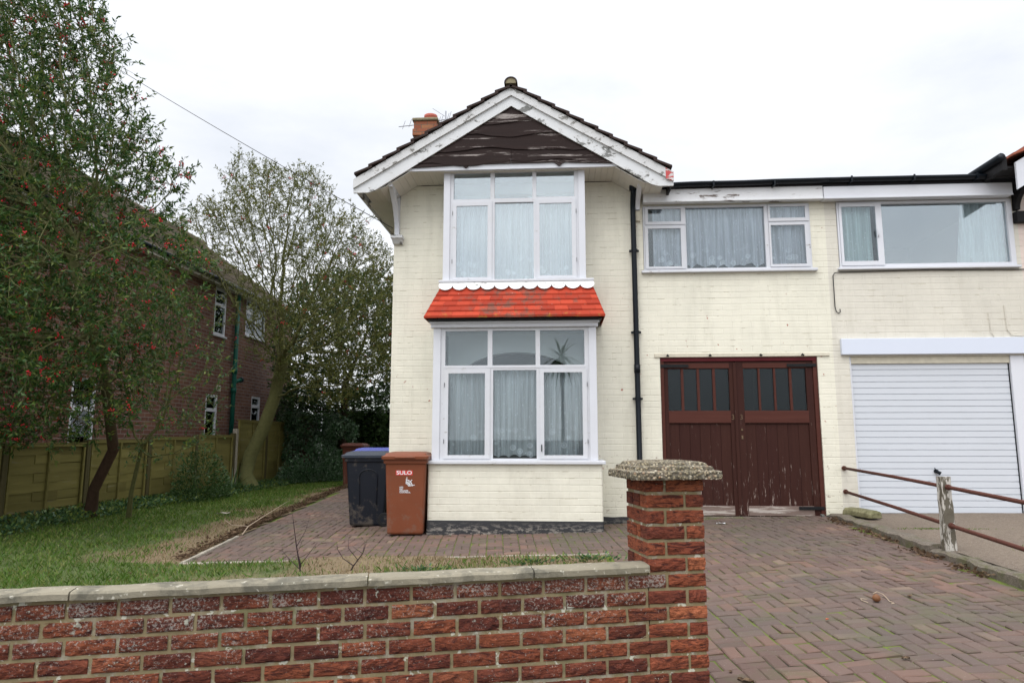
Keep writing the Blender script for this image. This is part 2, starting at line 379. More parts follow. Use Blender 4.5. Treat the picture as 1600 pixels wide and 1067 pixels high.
M['evergreen'] = m_leaf('evergreen_leaf', [(.028, .060, .018), (.052, .100, .028), (.085, .145, .045)], .4)
M['ivy'] = m_leaf('ivy_leaf', [(.045, .10, .04), (.07, .15, .06), (.13, .22, .12), (.32, .40, .31)], .3)
M['berry'] = plain('red_berry', (.48, .008, .020), .3, .2, 50, 0)
M['bark'] = plain('olive_bark', (.125, .125, .050), .9, .4, 14, .9, 40)
M['bark_dark'] = plain('dark_bark', (.045, .032, .020), .9, .4, 14, .9, 40)
def m_hbark():
    t = NT('holly_bark'); x, y, z = t.sep(); mr = t.n.new('ShaderNodeMapRange'); t.lk(z, mr.inputs[0]); mr.inputs[1].default_value = 1.2; mr.inputs[2].default_value = 2.6
    c = t.mix(mr.outputs[0], t.mix(t.noise(9, 6, sc=(2, 2, .4)), (.035, .020, .014), (.11, .065, .045)), t.mix(t.noise(14), (.07, .075, .03), (.17, .17, .07)))
    return t.set(c, .9, t.bump(t.noise(40, 5), .9, .004), spec=.2)
M['hbark'] = m_hbark()
M['twig'] = plain('bare_twig', (.035, .022, .024), .8, .3, 30, .3)
M['drytwig'] = plain('pale_dead_twig', (.42, .33, .24), .8, .3, 30, .3)
def m_paver():
    t = NT('block_paver'); r = t.island()
    c = t.ramp(r, [(0, (.088, .052, .040)), (.35, (.112, .066, .052)), (.6, (.124, .078, .062)), (.90, (.155, .080, .056)), (1, (.185, .128, .088))])
    big = t.ramp(t.noise(.55, 5, .6), [(.40, 0), (.62, .75)])
    c = t.mix(big, c, (.080, .060, .050))
    c = t.mix(t.ramp(t.noise(1.7, 5, .7), [(.55, 0), (.72, .5)]), c, (.080, .066, .055))
    c = t.mix(t.ramp(t.noise(2.6, 6, .7), [(.50, 0), (.66, .5)]), c, (.075, .078, .032))
    c = t.mix(t.ramp(t.noise(120, 2), [(.68, 0), (.74, .55)]), c, (.40, .36, .32))
    return t.set(c, .8, t.bump(t.noise(90, 5, .7), .5, .004))
M['paver'] = m_paver()
def m_joint():
    t = NT('mossy_joint_sand'); c = t.mix(t.ramp(t.noise(1.1, 5), [(.34, 0), (.48, 1)]), (.024, .020, .015), (.095, .130, .010)); return t.set(c, .95, t.bump(t.noise(60), .6, .01))
M['joint'] = m_joint()
def m_lawn():
    t = NT('lawn_soil'); at = t.n.new('ShaderNodeAttribute'); at.attribute_name = 'dry'
    c1 = t.mix(t.noise(3, 6), (.040, .060, .014), (.090, .120, .026)); c2 = t.mix(t.noise(14, 6), (.10, .07, .04), (.24, .175, .095))
    return t.set(t.mix(t.ramp(at.outputs['Fac'], [(.35, 0), (.65, 1)]), c1, c2), .95, t.bump(t.noise(50, 5), .9, .02))
M['lawn'] = m_lawn()
M['grass'] = m_leaf('grass_blade', [(.048, .105, .012), (.085, .170, .020), (.125, .205, .030), (.24, .23, .08)], .5, .3)
M['dry'] = m_leaf('dry_grass_blade', [(.11, .075, .04), (.22, .155, .08), (.32, .24, .13), (.08, .11, .03)], .7, .2)
M['litter'] = m_leaf('leaf_litter', [(.06, .035, .022), (.12, .075, .045), (.22, .15, .09)], .8, .2)
M['soil'] = plain('bare_soil', (.09, .065, .045), .95, .4, 6, .9, 30)
M['groundm'] = plain('grey_ground', (.12, .12, .11), .95, .3, 1, .6, 20)
M['tarmac'] = plain('pavement_tarmac', (.07, .07, .07), .9, .3, 8, .7, 90)
def m_concrete(name, a, b, moss=.0, sp=1):
    t = NT(name); c = t.mix(t.noise(2.2, 7, .65), a, b); c = t.mix(t.ramp(t.voro(90), [(.18, .5 * sp), (.32, 0)]), c, (.45, .40, .33))
    c = t.mix(t.ramp(t.noise(140, 2), [(.62, 0), (.7, .5 * sp)]), c, (.09, .075, .06))
    c = t.mix(t.ramp(t.noise(28, 6, .75), [(.42, .5), (.52, 0)]), c, tuple(v * .55 for v in a)); c = t.mix(t.ramp(t.noise(1.1, 6, .7), [(.5, 0), (.68, .45)]), c, tuple(v * .6 for v in a))
    if moss: c = t.mix(t.ramp(t.noise(5, 6, .7), [(.62 - moss * .3, 0), (.72 - moss * .2, .85)]), c, (.085, .085, .030))
    return t.set(c, .9, t.bump(t.noise(45, 6, .7), .6, .008))
M['condrive'] = m_concrete('washed_concrete', (.115, .085, .060), (.19, .145, .105))
M['kerb'] = m_concrete('mossy_kerb_concrete', (.10, .082, .062), (.20, .165, .13), .45)
M['mossstone'] = m_concrete('mossy_stone', (.16, .15, .07), (.28, .26, .14), .6)
M['edging'] = m_concrete('pale_edging', (.27, .24, .19), (.42, .38, .31))
def m_coping():
    t = NT('coping_concrete'); c = t.mix(t.noise(2.5, 7, .65), (.15, .13, .088), (.28, .25, .185))
    c = t.mix(t.ramp(t.noise(6, 6, .7), [(.47, 0), (.62, .8)]), c, (.075, .070, .052))
    c = t.mix(t.ramp(t.noise(30, 4, .6), [(.62, 0), (.68, .6)]), c, (.58, .55, .46))
    return t.set(c, .9, t.bump(t.noise(60, 6, .7), .6, .006))
M['coping'] = m_coping()
def m_cap():
    t = NT('pebble_aggregate'); v = t.voro(75, out='Color'); sc = t.n.new('ShaderNodeSeparateColor'); t.lk(v, sc.inputs[0])
    c = t.ramp(sc.outputs[0], [(0, (.07, .055, .035)), (.3, (.24, .19, .12)), (.55, (.38, .31, .20)), (.8, (.50, .45, .35)), (1, (.30, .17, .09))])
    c = t.mix(t.ramp(t.noise(4, 6), [(.45, 0), (.65, .6)]), c, (.13, .115, .06)); d = t.voro(75)
    c = t.mix(t.ramp(d, [(.35, 0), (.6, .8)]), c, (.07, .06, .045))
    return t.set(c, .9, t.bump(t.math('SUBTRACT', t.math('MULTIPLY', t.noise(20, 5), .6), d), 1, .010))
M['cap'] = m_cap()
def m_rustic(name, lich, gain=1.25):
    t = NT(name); r = t.island()
    c = t.ramp(r, [(0, (.088, .024, .016)), (.25, (.150, .040, .021)), (.55, (.215, .062, .028)), (.8, (.125, .033, .021)), (1, (.27, .088, .040))])
    gm = t.n.new('ShaderNodeVectorMath'); gm.operation = 'SCALE'; t.lk(c, gm.inputs[0]); gm.inputs['Scale'].default_value = gain; c = gm.outputs[0]
    w = t.noise(15, 8, .68, sc=(.5, .5, 2.4), dist=1.8); w2 = t.noise(45, 6, .75, sc=(.7, .7, 1.6), dist=.6)
    c = t.mix(t.ramp(w, [(.38, .9), (.50, 0)]), c, (.040, .012, .011))
    c = t.mix(t.ramp(w2, [(.40, .6), (.50, 0)]), c, (.06, .018, .015))
    c = t.mix(t.ramp(w2, [(.56, 0), (.70, .55)]), c, (.34, .12, .07))
    x, y, z = t.sep()
    mr = t.n.new('ShaderNodeMapRange'); t.lk(z, mr.inputs[0]); mr.inputs[1].default_value = .30; mr.inputs[2].default_value = .72; mr.inputs[3].default_value = -.035; mr.inputs[4].default_value = .075
    sp = t.math('MULTIPLY', t.math('SUBTRACT', t.noise(85, 6, .8), .5), 1.1)
    f = t.math('ADD', t.math('ADD', t.math('MULTIPLY', t.noise(2.6, 6, .7), .5), .25), sp)
    if lich: f = t.math('ADD', f, mr.outputs[0])
    else: f = t.math('SUBTRACT', f, .075)
    if lich: c = t.mix(t.ramp(t.math('ADD', t.noise(1.6, 3), mr.outputs[0]), [(.50, 0), (.64, .55)]), c, (.075, .026, .022))
    lm = t.ramp(f, [(.59, 0), (.635, .8)])
    c = t.mix(lm, c, (.38, .34, .30))
    cr_ = t.ramp(t.noise(21, 5, .6), [(.665 if lich else .71, 0), (.69 if lich else .73, .9)]); c = t.mix(cr_, c, (.50, .49, .40))
    h = t.math('ADD', w, t.math('MULTIPLY', w2, .5)); h = t.math('ADD', h, t.math('MULTIPLY', cr_, .3))
    return t.set(c, .85, t.bump(h, 1, .022), spec=.2)
M['rustic'] = m_rustic('rustic_red_brick', True)
M['rustic_p'] = m_rustic('rustic_red_brick_clean', False, 1.6)
def m_mortar():
    t = NT('wall_mortar'); c = t.mix(t.noise(3, 5), (.17, .125, .055), (.27, .22, .13)); c = t.mix(t.ramp(t.noise(7, 6, .7), [(.52, 0), (.64, .55)]), c, (.38, .36, .31))
    c = t.mix(t.ramp(t.noise(2.3, 5, .7), [(.58, 0), (.66, .6)]), c, (.12, .12, .05))
    c = t.mix(t.ramp(t.noise(21, 5, .6), [(.61, 0), (.64, .9)]), c, (.52, .51, .42))
    return t.set(c, .95, t.bump(t.noise(50, 6, .7), .8, .006))
M['mortar'] = m_mortar()
M['nbrick'] = brickwork('neighbour_brick', (.118, .046, .030), (.20, .090, .055), (.24, .20, .17), .27, .092, .0085)
M['fence'] = wood('green_stained_fence', (.115, .102, .030), (.27, .235, .078), 'y', 1.2, worn=(.20, .18, .11), thr=.6, isl=.45, bump=.6)
M['fencepost'] = wood('fence_post_wood', (.05, .045, .02), (.12, .10, .045), 'z', 1.2, isl=.2)
M['greenpipe'] = plain('green_soil_pipe', (.008, .085, .060), .4, .2, 6, .1)
M['shedwood'] = wood('green_shed_boards', (.02, .045, .03), (.05, .09, .06), 'z', 1)
M['shedroof'] = plain('pale_shed_roof', (.42, .44, .40), .8, .2, 3, .3)
M['bin_brown'] = plain('brown_bin_plastic', (.185, .056, .026), .45, .12, 5, .25, 120)
M['bin_brown2'] = plain('dark_brown_bin_plastic', (.13, .040, .025), .45, .12, 5, .25, 120)
M['bin_black'] = plain('black_bin_plastic', (.006, .008, .014), .45, .15, 5, .25, 120)
M['bin_lidgrey'] = plain('slate_lid_plastic', (.036, .044, .060), .45, .15, 5, .2, 120)
M['bin_blue'] = plain('blue_lid_plastic', (.07, .09, .34), .4, .15, 5, .2, 120)
M['bin_green'] = plain('green_lid_plastic', (.06, .15, .09), .45, .15, 5, .2, 120)
def binmat(name, col, rough):
    t = NT(name); c = t.mix(t.noise(4, 5), tuple(v * .85 for v in col), tuple(min(1, v * 1.12) for v in col))
    x, y, z = t.sep(); mr = t.n.new('ShaderNodeMapRange'); t.lk(z, mr.inputs[0]); mr.inputs[1].default_value = .0; mr.inputs[2].default_value = .45; mr.inputs[3].default_value = .08; mr.inputs[4].default_value = 0
    d = t.ramp(t.math('ADD', t.noise(7, 7, .75), mr.outputs[0]), [(.56, 0), (.70, .45)]); c = t.mix(d, c, (.16, .13, .10))
    sc = t.ramp(t.noise(30, 3, .6, sc=(2.5, 2.5, .25)), [(.70, 0), (.74, .5)]); c = t.mix(sc, c, tuple(min(1, v * 1.9 + .03) for v in col))
    return t.set(c, rough, t.bump(t.noise(150, 2), .12, .002), spec=.25)
for k_, c_ in (('bin_brown', (.185, .056, .026)), ('bin_brown2', (.11, .034, .022)), ('bin_black', (.006, .008, .014)), ('bin_lidgrey', (.036, .044, .060)), ('bin_blue', (.07, .09, .34)), ('bin_green', (.06, .15, .09))): M[k_] = binmat(k_ + '_worn', c_, .45)
M['rubber'] = plain('wheel_rubber', (.015, .015, .016), .7, .2, 5, .1)
M['sticker_red'] = plain('red_sticker', (.62, .06, .05), .4, .05, 5, 0)
M['print_white'] = plain('white_print', (.75, .76, .78), .5, .08, 20, 0)
M['rust'] = plain('rusty_pipe', (.095, .036, .026), .85, .4, 25, .8, 80)
M['postwood'] = peeling('weathered_white_post', (.50, .47, .42), (.14, .12, .085), .49, 13, sc=(2, 2, .4))
M['cable'] = plain('black_cable', (.02, .02, .022), .5, 0, 1, 0)
M['alu'] = plain('aerial_metal', (.35, .36, .38), .4, .1, 5, 0, metal=.8)
M['stackbrick'] = brickwork('chimney_brick', (.26, .075, .035), (.33, .14, .06), (.12, .10, .07), .22, .075)
M['terracotta'] = plain('terracotta_pot', (.36, .085, .055), .7, .15, 9, .2)
M['brass'] = plain('aged_brass', (.16, .11, .07), .4, .2, 10, 0, metal=.6)
M['onion'] = plain('brown_onion_skin', (.17, .075, .035), .5, .4, 30, .4)
M['pinkwall'] = painted_brick('pink_painted_brick', (.72, .60, .53))
M['blacktimber'] = plain('black_timber', (.012, .011, .012), .6, .2, 9, .3)

# ---------------------------------------------------------------- generic builders
def wall_holes(b, x0, x1, z0, z1, holes, y, depth=.12):
    """front face in the plane y with rectangular openings and their reveals"""
    xs = sorted({x0, x1, *[h[0] for h in holes], *[h[1] for h in holes]}); zs = sorted({z0, z1, *[h[2] for h in holes], *[h[3] for h in holes]})
    for a, c in zip(xs, xs[1:]):
        for d, e in zip(zs, zs[1:]):
            mx, mz = (a + c) / 2, (d + e) / 2
            if any(h[0] < mx < h[1] and h[2] < mz < h[3] for h in holes): continue
            b.face([(a, y, d), (c, y, d), (c, y, e), (a, y, e)])
    for h in holes:
        a, c, d, e = h
        b.face([(a, y, d), (a, y, e), (a, y + depth, e), (a, y + depth, d)]); b.face([(c, y, e), (c, y, d), (c, y + depth, d), (c, y + depth, e)])
        b.face([(a, y, e), (c, y, e), (c, y + depth, e), (a, y + depth, e)]); b.face([(c, y, d), (a, y, d), (a, y + depth, d), (c, y + depth, d)])
def frame_holes(name, m, parent, x0, x1, z0, z1, lights, y0, y1, bevel=.003):
    """one frame of bars around the given glass openings"""
    b = MB(); xs = sorted({x0, x1, *[h[0] for h in lights], *[h[1] for h in lights]}); zs = sorted({z0, z1, *[h[2] for h in lights], *[h[3] for h in lights]})
    wall_holes(b, x0, x1, z0, z1, lights, y0, y1 - y0)
    b.face([(x0, y0, z0), (x0, y0, z1), (x0, y1, z1), (x0, y1, z0)]); b.face([(x1, y0, z1), (x1, y0, z0), (x1, y1, z0), (x1, y1, z1)])
    b.face([(x0, y0, z1), (x1, y0, z1), (x1, y1, z1), (x0, y1, z1)]); b.face([(x1, y0, z0), (x0, y0, z0), (x0, y1, z0), (x1, y1, z0)])
    wall_holes(b, x0, x1, z0, z1, lights, y1, .0001)
    return b.build(name, m, parent)
def pane(m, parent, a, c, d, e, y, name='pane'):
    b = MB(); b.box(a, c, y, y + .004, d, e); return b.build(name, m, parent)
def casement(parent, m, gm, outer, inner, y, th=.035):
    fr = frame_holes('casement', m, parent, *outer, [inner], y, y + th)
    pane(gm, fr, inner[0] - .005, inner[1] + .005, inner[2] - .005, inner[3] + .005, y + .015)
    return fr
def curtain(name, m, label, x0, x1, z0, z1, y, amp=.02, folds=14, scallop=0, gather=None, seed=1, group=None):
    r = random.Random(seed); n = int((x1 - x0) / .012) + 2; ph = [r.uniform(0, 6.28) for _ in range(4)]
    b = MB(); rows = 7; V = []
    for j in range(rows):
        t = j / (rows - 1)
        for i in range(n):
            s_ = i / (n - 1); xx = x0 + (x1 - x0) * s_
            if gather: xx += gather(s_, t)
            k = 2 * math.pi * folds
            yy = y + amp * (math.sin(k * s_ + 1.2 * math.sin(7 * s_ + ph[0]) + ph[1]) * (.6 + .4 * t) + .5 * math.sin(k * 2.3 * s_ + ph[2] + 2 * math.sin(3 * s_)))
            zz = z1 + (z0 - z1) * t
            if scallop and j == rows - 1: zz += abs(math.sin(s_ * folds * 2.2)) * scallop + scallop * .6 * mnoise.noise((s_ * 9, seed, 0))
            V.append((xx, yy, zz))
    b.v = V
    for j in range(rows - 1):
        for i in range(n - 1):
            a = j * n + i; b.f.append((a, a + 1, a + n + 1, a + n)); b.m.append(0)
    o = b.build(name, m, None, smooth=True); tag(o, label, 'curtain', group or 'curtains behind the windows'); return o
def leaves(name, P, D, size, m, parent=None, seed=1, elong=1.0, fold=.25, flat=0):
    """P, D: (n,3) positions and directions; one folded lozenge per leaf (its own island)"""
    g = np.random.default_rng(seed); n = len(P); P = np.asarray(P, float); D = np.asarray(D, float)
    D = D / (np.linalg.norm(D, axis=1, keepdims=True) + 1e-9)
    Rn = g.normal(size=(n, 3)); Rn[:, 2] *= (1 - flat)
    side = np.cross(D, Rn); side /= (np.linalg.norm(side, axis=1, keepdims=True) + 1e-9); up = np.cross(side, D)
    L = (size * g.uniform(.6, 1.25, n))[:, None] if np.isscalar(size) else (size * g.uniform(.7, 1.2, n))[:, None]
    Wd = L * .48 / elong
    a = P; c = P + D * L; q1 = P + D * L * .45 + side * Wd * .5 + up * L * fold * .5; q2 = P + D * L * .45 - side * Wd * .5 + up * L * fold * .5
    V = np.stack([a, q1, c, q2], 1).reshape(-1, 3)
    me = bpy.data.meshes.new(name); me.vertices.add(4 * n); me.vertices.foreach_set('co', V.ravel())
    idx = np.arange(4 * n); me.loops.add(4 * n); me.loops.foreach_set('vertex_index', idx)
    me.polygons.add(n); me.polygons.foreach_set('loop_start', np.arange(0, 4 * n, 4)); me.polygons.foreach_set('loop_total', np.full(n, 4))
    me.update(calc_edges=True); me.validate(); me.materials.append(m)
    o = bpy.data.objects.new(name, me); COL.objects.link(o); o.parent = parent; return o
def inpoly(x, y, poly):
    c = np.zeros(len(x), bool); n = len(poly)
    for i in range(n):
        x1, y1 = poly[i]; x2, y2 = poly[(i + 1) % n]
        k = ((y1 > y) != (y2 > y)) & (x < (x2 - x1) * (y - y1) / ((y2 - y1) or 1e-9) + x1); c ^= k
    return c
def edgedist(x, y, poly):
    d = np.full(len(x), 1e9); n = len(poly)
    for i in range(n):
        a = np.array(poly[i]); b = np.array(poly[(i + 1) % n]); ab = b - a
        t = np.clip(((x - a[0]) * ab[0] + (y - a[1]) * ab[1]) / (ab @ ab), 0, 1)
        d = np.minimum(d, np.hypot(x - a[0] - t * ab[0], y - a[1] - t * ab[1]))
    return d
def crown_points(poly, yc, half, n, seed):
    """fill a crown whose silhouette in x/z is poly, thick in y around yc"""
    g = np.random.default_rng(seed); pa = np.array(poly); lo = pa.min(0); hi = pa.max(0); out = []
    while len(out) < n:
        q = g.uniform(lo, hi, (n * 3, 2)); q = q[inpoly(q[:, 0], q[:, 1], poly)]
        d = edgedist(q[:, 0], q[:, 1], poly); h = half * np.sqrt(np.clip(d / (half * .9), .02, 1))
        yy = yc + h * g.uniform(-1, 1, len(q)); out += list(np.stack([q[:, 0], yy, q[:, 1]], 1))
    return np.array(out[:n])
def colonize(att, trunk, step=.16, infl=1.6, kill=.28, iters=90, seed=1):
    """space colonisation: returns nodes, parent index"""
    N = [np.array(p, float) for p in trunk]; par = [-1] + list(range(len(trunk) - 1)); A = att.copy(); g = np.random.default_rng(seed)
    NA = np.array(N); near = np.full(len(A), 1e9); ni = np.zeros(len(A), int)
    def upd(start):
        nonlocal near, ni
        new = np.array(N[start:])
        if not len(new) or not len(A): return
        d = np.linalg.norm(A[:, None] - new[None], axis=2); m = d.min(1); k = d.argmin(1) + start
        s_ = m < near; near[s_] = m[s_]; ni[s_] = k[s_]
    upd(0)
    for it in range(iters):
        keep = near > kill; A = A[keep]; near = near[keep]; ni = ni[keep]
        if len(A) < 3: break
        act = near < infl
        if not act.any(): act = near < near.min() + .5
        start = len(N); dirs = {}
        for k, a in zip(ni[act], A[act]):
            d = a - N[k]; dirs.setdefault(int(k), []).append(d / (np.linalg.norm(d) + 1e-9))
        for k, ds in dirs.items():
            v = np.mean(ds, 0) + g.normal(size=3) * .12 + np.array([0, 0, .06]); v /= np.linalg.norm(v) + 1e-9
            N.append(N[k] + v * step * g.uniform(.8, 1.2)); par.append(k)
        upd(start)
        if len(N) > 14000: break
    return np.array(N), np.array(par)
ND = 9
def tree(name, label, cat, poly, yc, half, trunk, r0, nat, leafmat, barkmat, leaf=.07, perseg=3, twigl=.28, lpt=9, seed=1, kill=.28, berries=0, step=.16, infl=1.6, group=None, bsize=.014, lean=.5, leafrad=.02, elong=1.0, trunkname='trunk', nd=12, keep=None):
    root = thing(name, label, cat, tuple(trunk[0]), 0, group)
    att = crown_points(poly, yc, half, nat, seed)
    if keep: gk = np.random.default_rng(seed + 9); att = att[[gk.random() < keep(*p) for p in att]]
    N, par = colonize(att, trunk, step, infl, kill, 110, seed=seed)
    n = len(N); cnt = np.zeros(n); ch = [[] for _ in range(n)]
    for i in range(n - 1, 0, -1): ch[par[i]].append(i)
    rad = np.full(n, .0045)
    for i in range(n - 1, 0, -1):
        if ch[i]: rad[i] = sum(rad[c] ** 2.35 for c in ch[i]) ** (1 / 2.35)
    rad[0] = max(rad[0], rad[ch[0][0]] if ch[0] else .05); k = r0 / rad[len(trunk) - 1]
    rad = rad * (1 + (k - 1) * np.clip((rad - .0045) / (rad[len(trunk) - 1]), 0, 1))
    for i in range(len(trunk)): rad[i] = r0 * (1.25 - .25 * i / max(1, len(trunk) - 1)) if i else r0 * 1.6
    o = np.array(trunk[0]); b = MB()
    done = set()
    for i in range(n):      # chains: follow the thickest child
        starts = ch[i][:] if i in done or i == 0 else []
    chains = []; stack = [(0, None)]
    while stack:
        s0, p = stack.pop(); c = [p, s0] if p is not None else [s0]; cur = s0
        while ch[cur]:
            kk = sorted(ch[cur], key=lambda q: -rad[q]); 
            for q in kk[1:]: stack.append((q, cur))
            cur = kk[0]; c.append(cur)
        chains.append(c)
    for c in chains:
        if len(c) < 2: continue
        rs = [rad[q] for q in c]
        if c[0] != 0: rs[0] = rs[1]
        seg = 10 if max(rs) > .05 else (5 if max(rs) > .012 else 3)
        b.tube([tuple(N[q] - o) for q in c], rs, seg, cap=False)
    g = np.random.default_rng(seed + 5); P = []; D = []; B = []
    for i in range(n - 1, 0, -1): cnt[par[i]] += cnt[i] + 1
    thin = [i for i in range(1, n) if cnt[i] < nd and i >= len(trunk)]
    for i in thin:
        d0 = N[i] - N[par[i]]; d0 /= np.linalg.norm(d0) + 1e-9
        for _ in range(perseg):
            d = d0 * lean + g.normal(size=3) * .55 + np.array([0, 0, .15]); d /= np.linalg.norm(d); L = twigl * g.uniform(.4, 1.2)
            a = N[i] - o; e = a + d * L; b.tube([tuple(a), tuple(e)], [.004, .0018], 3, cap=False)
            ts = 1.05 - .9 * g.random(lpt) ** 1.5
            for t_ in ts:
                P.append(a + d * L * t_); D.append(d * .6 + g.normal(size=3) * .6)
            if berries and g.random() < berries: 
                q = a + d * L * g.uniform(.3, .8)
                for _b in range(int(g.integers(4, 10))): B.append(q + g.normal(size=3) * bsize * 1.6)
    b.build(trunkname, barkmat, root, smooth=True)
    leaves('foliage', np.array(P), np.array(D), leaf, leafmat, root, seed, elong)
    if B:
        bm = MB(); oc = [(1, 0, 0), (0, 1, 0), (-1, 0, 0), (0, -1, 0), (0, 0, 1), (0, 0, -1)]; fs = [(0, 1, 4), (1, 2, 4), (2, 3, 4), (3, 0, 4), (1, 0, 5), (2, 1, 5), (3, 2, 5), (0, 3, 5)]
        for p in B:
            k0 = len(bm.v); bm.v += [(p[0] + q[0] * bsize, p[1] + q[1] * bsize, p[2] + q[2] * bsize) for q in oc]
            for f in fs: bm.f.append(tuple(k0 + i for i in f)); bm.m.append(0)
        bo = bm.build('berries', M['berry'], root, smooth=True); bo['kind'] = 'stuff'
    print(name, 'nodes', n, 'leaves', len(P), 'berries', len(B))
    return root

# ---------------------------------------------------------------- ground, lawn, paving
def edge_x(y):   # right-hand edge of the lawn (left edge of the side path)
    return float(np.interp(y, [-2.14, 8.8, 14], [-4.22, -5.35, -5.9])) + .05 * mnoise.noise((y * 1.7, 0, 3))
def in_lawn(x, y): return (x < .52 and y < -2.14) or (y >= -2.14 and x < edge_x(y))
WD = Vector((math.cos(R(13.2)), math.sin(R(13.2)), 0)); WN = Vector((-WD.y, WD.x, 0)); P0 = Vector((.443, -6.30, 0))   # front face corner where wall meets pillar
def beyond_wall(x, y): return (Vector((x, y, 0)) - P0).dot(WN) > .1
def sheet(name, m, xs, ys, zf, test=None, kind='structure', col=None):
    b = MB(); idx = {}
    for i, x in enumerate(xs[:-1]):
        for j, y in enumerate(ys[:-1]):
            if test and not test((x + xs[i + 1]) / 2, (y + ys[j + 1]) / 2): continue
            f = []
            for a, c in ((i, j), (i + 1, j), (i + 1, j + 1), (i, j + 1)):
                if (a, c) not in idx: idx[(a, c)] = len(b.v); b.v.append((xs[a], ys[c], zf(xs[a], ys[c])))
                f.append(idx[(a, c)])
            b.f.append(tuple(f)); b.m.append(0)
    o = b.build(name, m, None, smooth=True); o['kind'] = kind
    if col:
        at = o.data.attributes.new('dry', 'FLOAT', 'POINT'); at.data.foreach_set('value', [col(v[0], v[1]) for v in b.v])
    return o
gx = [-900, -300, -100, -40, -20] + list(np.arange(-13, 12.01, .5)) + [20, 40, 100, 300, 900]
gy = [-900, -300, -100, -40, -20] + list(np.arange(-12, 16.01, .5)) + [25, 40, 100, 300, 900]
sheet('ground', M['groundm'], gx, gy, lambda x, y: G(x, y) - .09)
sheet('pavement', M['tarmac'], list(np.arange(-14, 12.1, 1)), list(np.arange(-13, -6.4, .5)), lambda x, y: G(x, y) - .035, test=lambda x, y: (Vector((x, y, 0)) - P0).dot(WN) < -.25 or False)
def dryness(x, y):
    n = mnoise.fractal((x * .9, y * .9, 2.2), 1, 2, 4) * .5
    if y < -2.14:
        w = (Vector((x, y, 0)) - P0).dot(WN)
        v = .75 - .30 * max(0, (-2.6 - x)) + (.0 if x > -2.8 else -.1)
        if w < .55: v -= .35
        return v + n * 1.1
    d = edge_x(y) - x
    return 1.0 - d * .72 + n * 1.15 - (.25 if y > 7 else 0)
lx = list(np.arange(-8.2, .56, .1)); ly = list(np.arange(-8.0, 14.1, .1))
sheet('lawn', M['lawn'], lx, ly, lambda x, y: G(x, y) + .012 + .02 * mnoise.noise((x * 1.5, y * 1.5, 0)), test=lambda x, y: in_lawn(x, y) and beyond_wall(x, y), col=dryness)
def blades(name, m, n, hfun, acc, region, seed):
    g = np.random.default_rng(seed); V = []; cnt = 0
    x0, x1, y0, y1 = region
    while cnt < n:
        x = g.uniform(x0, x1); y = y0 + (y1 - y0) * g.random() ** 1.5
        if not in_lawn(x, y) or not beyond_wall(x, y): continue
        d = dryness(x, y) + g.normal() * .22
        if not acc(d): continue
        h = hfun(x, y, g); a = g.uniform(0, 6.28); w = .0028 + .0004 * (y + 8); lx_, ly_ = math.cos(a) * w, math.sin(a) * w; t = g.normal(size=2) * h * .45; z = G(x, y) + .0
        V += [(x - lx_, y - ly_, z), (x + lx_, y + ly_, z), (x + lx_ * .6 + t[0] * .4, y + ly_ * .6 + t[1] * .4, z + h * .6), (x + t[0], y + t[1], z + h)]; cnt += 1
    V = np.array(V); me = bpy.data.meshes.new(name); me.vertices.add(len(V)); me.vertices.foreach_set('co', V.ravel())
    me.loops.add(len(V)); me.loops.foreach_set('vertex_index', np.arange(len(V))); me.polygons.add(n)
    me.polygons.foreach_set('loop_start', np.arange(0, 4 * n, 4)); me.polygons.foreach_set('loop_total', np.full(n, 4)); me.update(calc_edges=True); me.materials.append(m)
    o = bpy.data.objects.new(name, me); COL.objects.link(o); return o
tag(blades('grass', M['grass'], 90000, lambda x, y, g: g.uniform(.03, .075) * (1.5 if (Vector((x, y, 0)) - P0).dot(WN) < 1.0 else 1), lambda d: d < .5, (-8.1, .5, -7.6, 12), 3), 'green lawn grass between the front wall and the panel fence', 'grass', kind='stuff')
tag(blades('dry_grass', M['dry'], 34000, lambda x, y, g: g.uniform(.012, .045), lambda d: d >= .42, (-6.5, .5, -6.5, 12), 4), 'straw coloured dry grass along the paving edge', 'dry grass', kind='stuff')
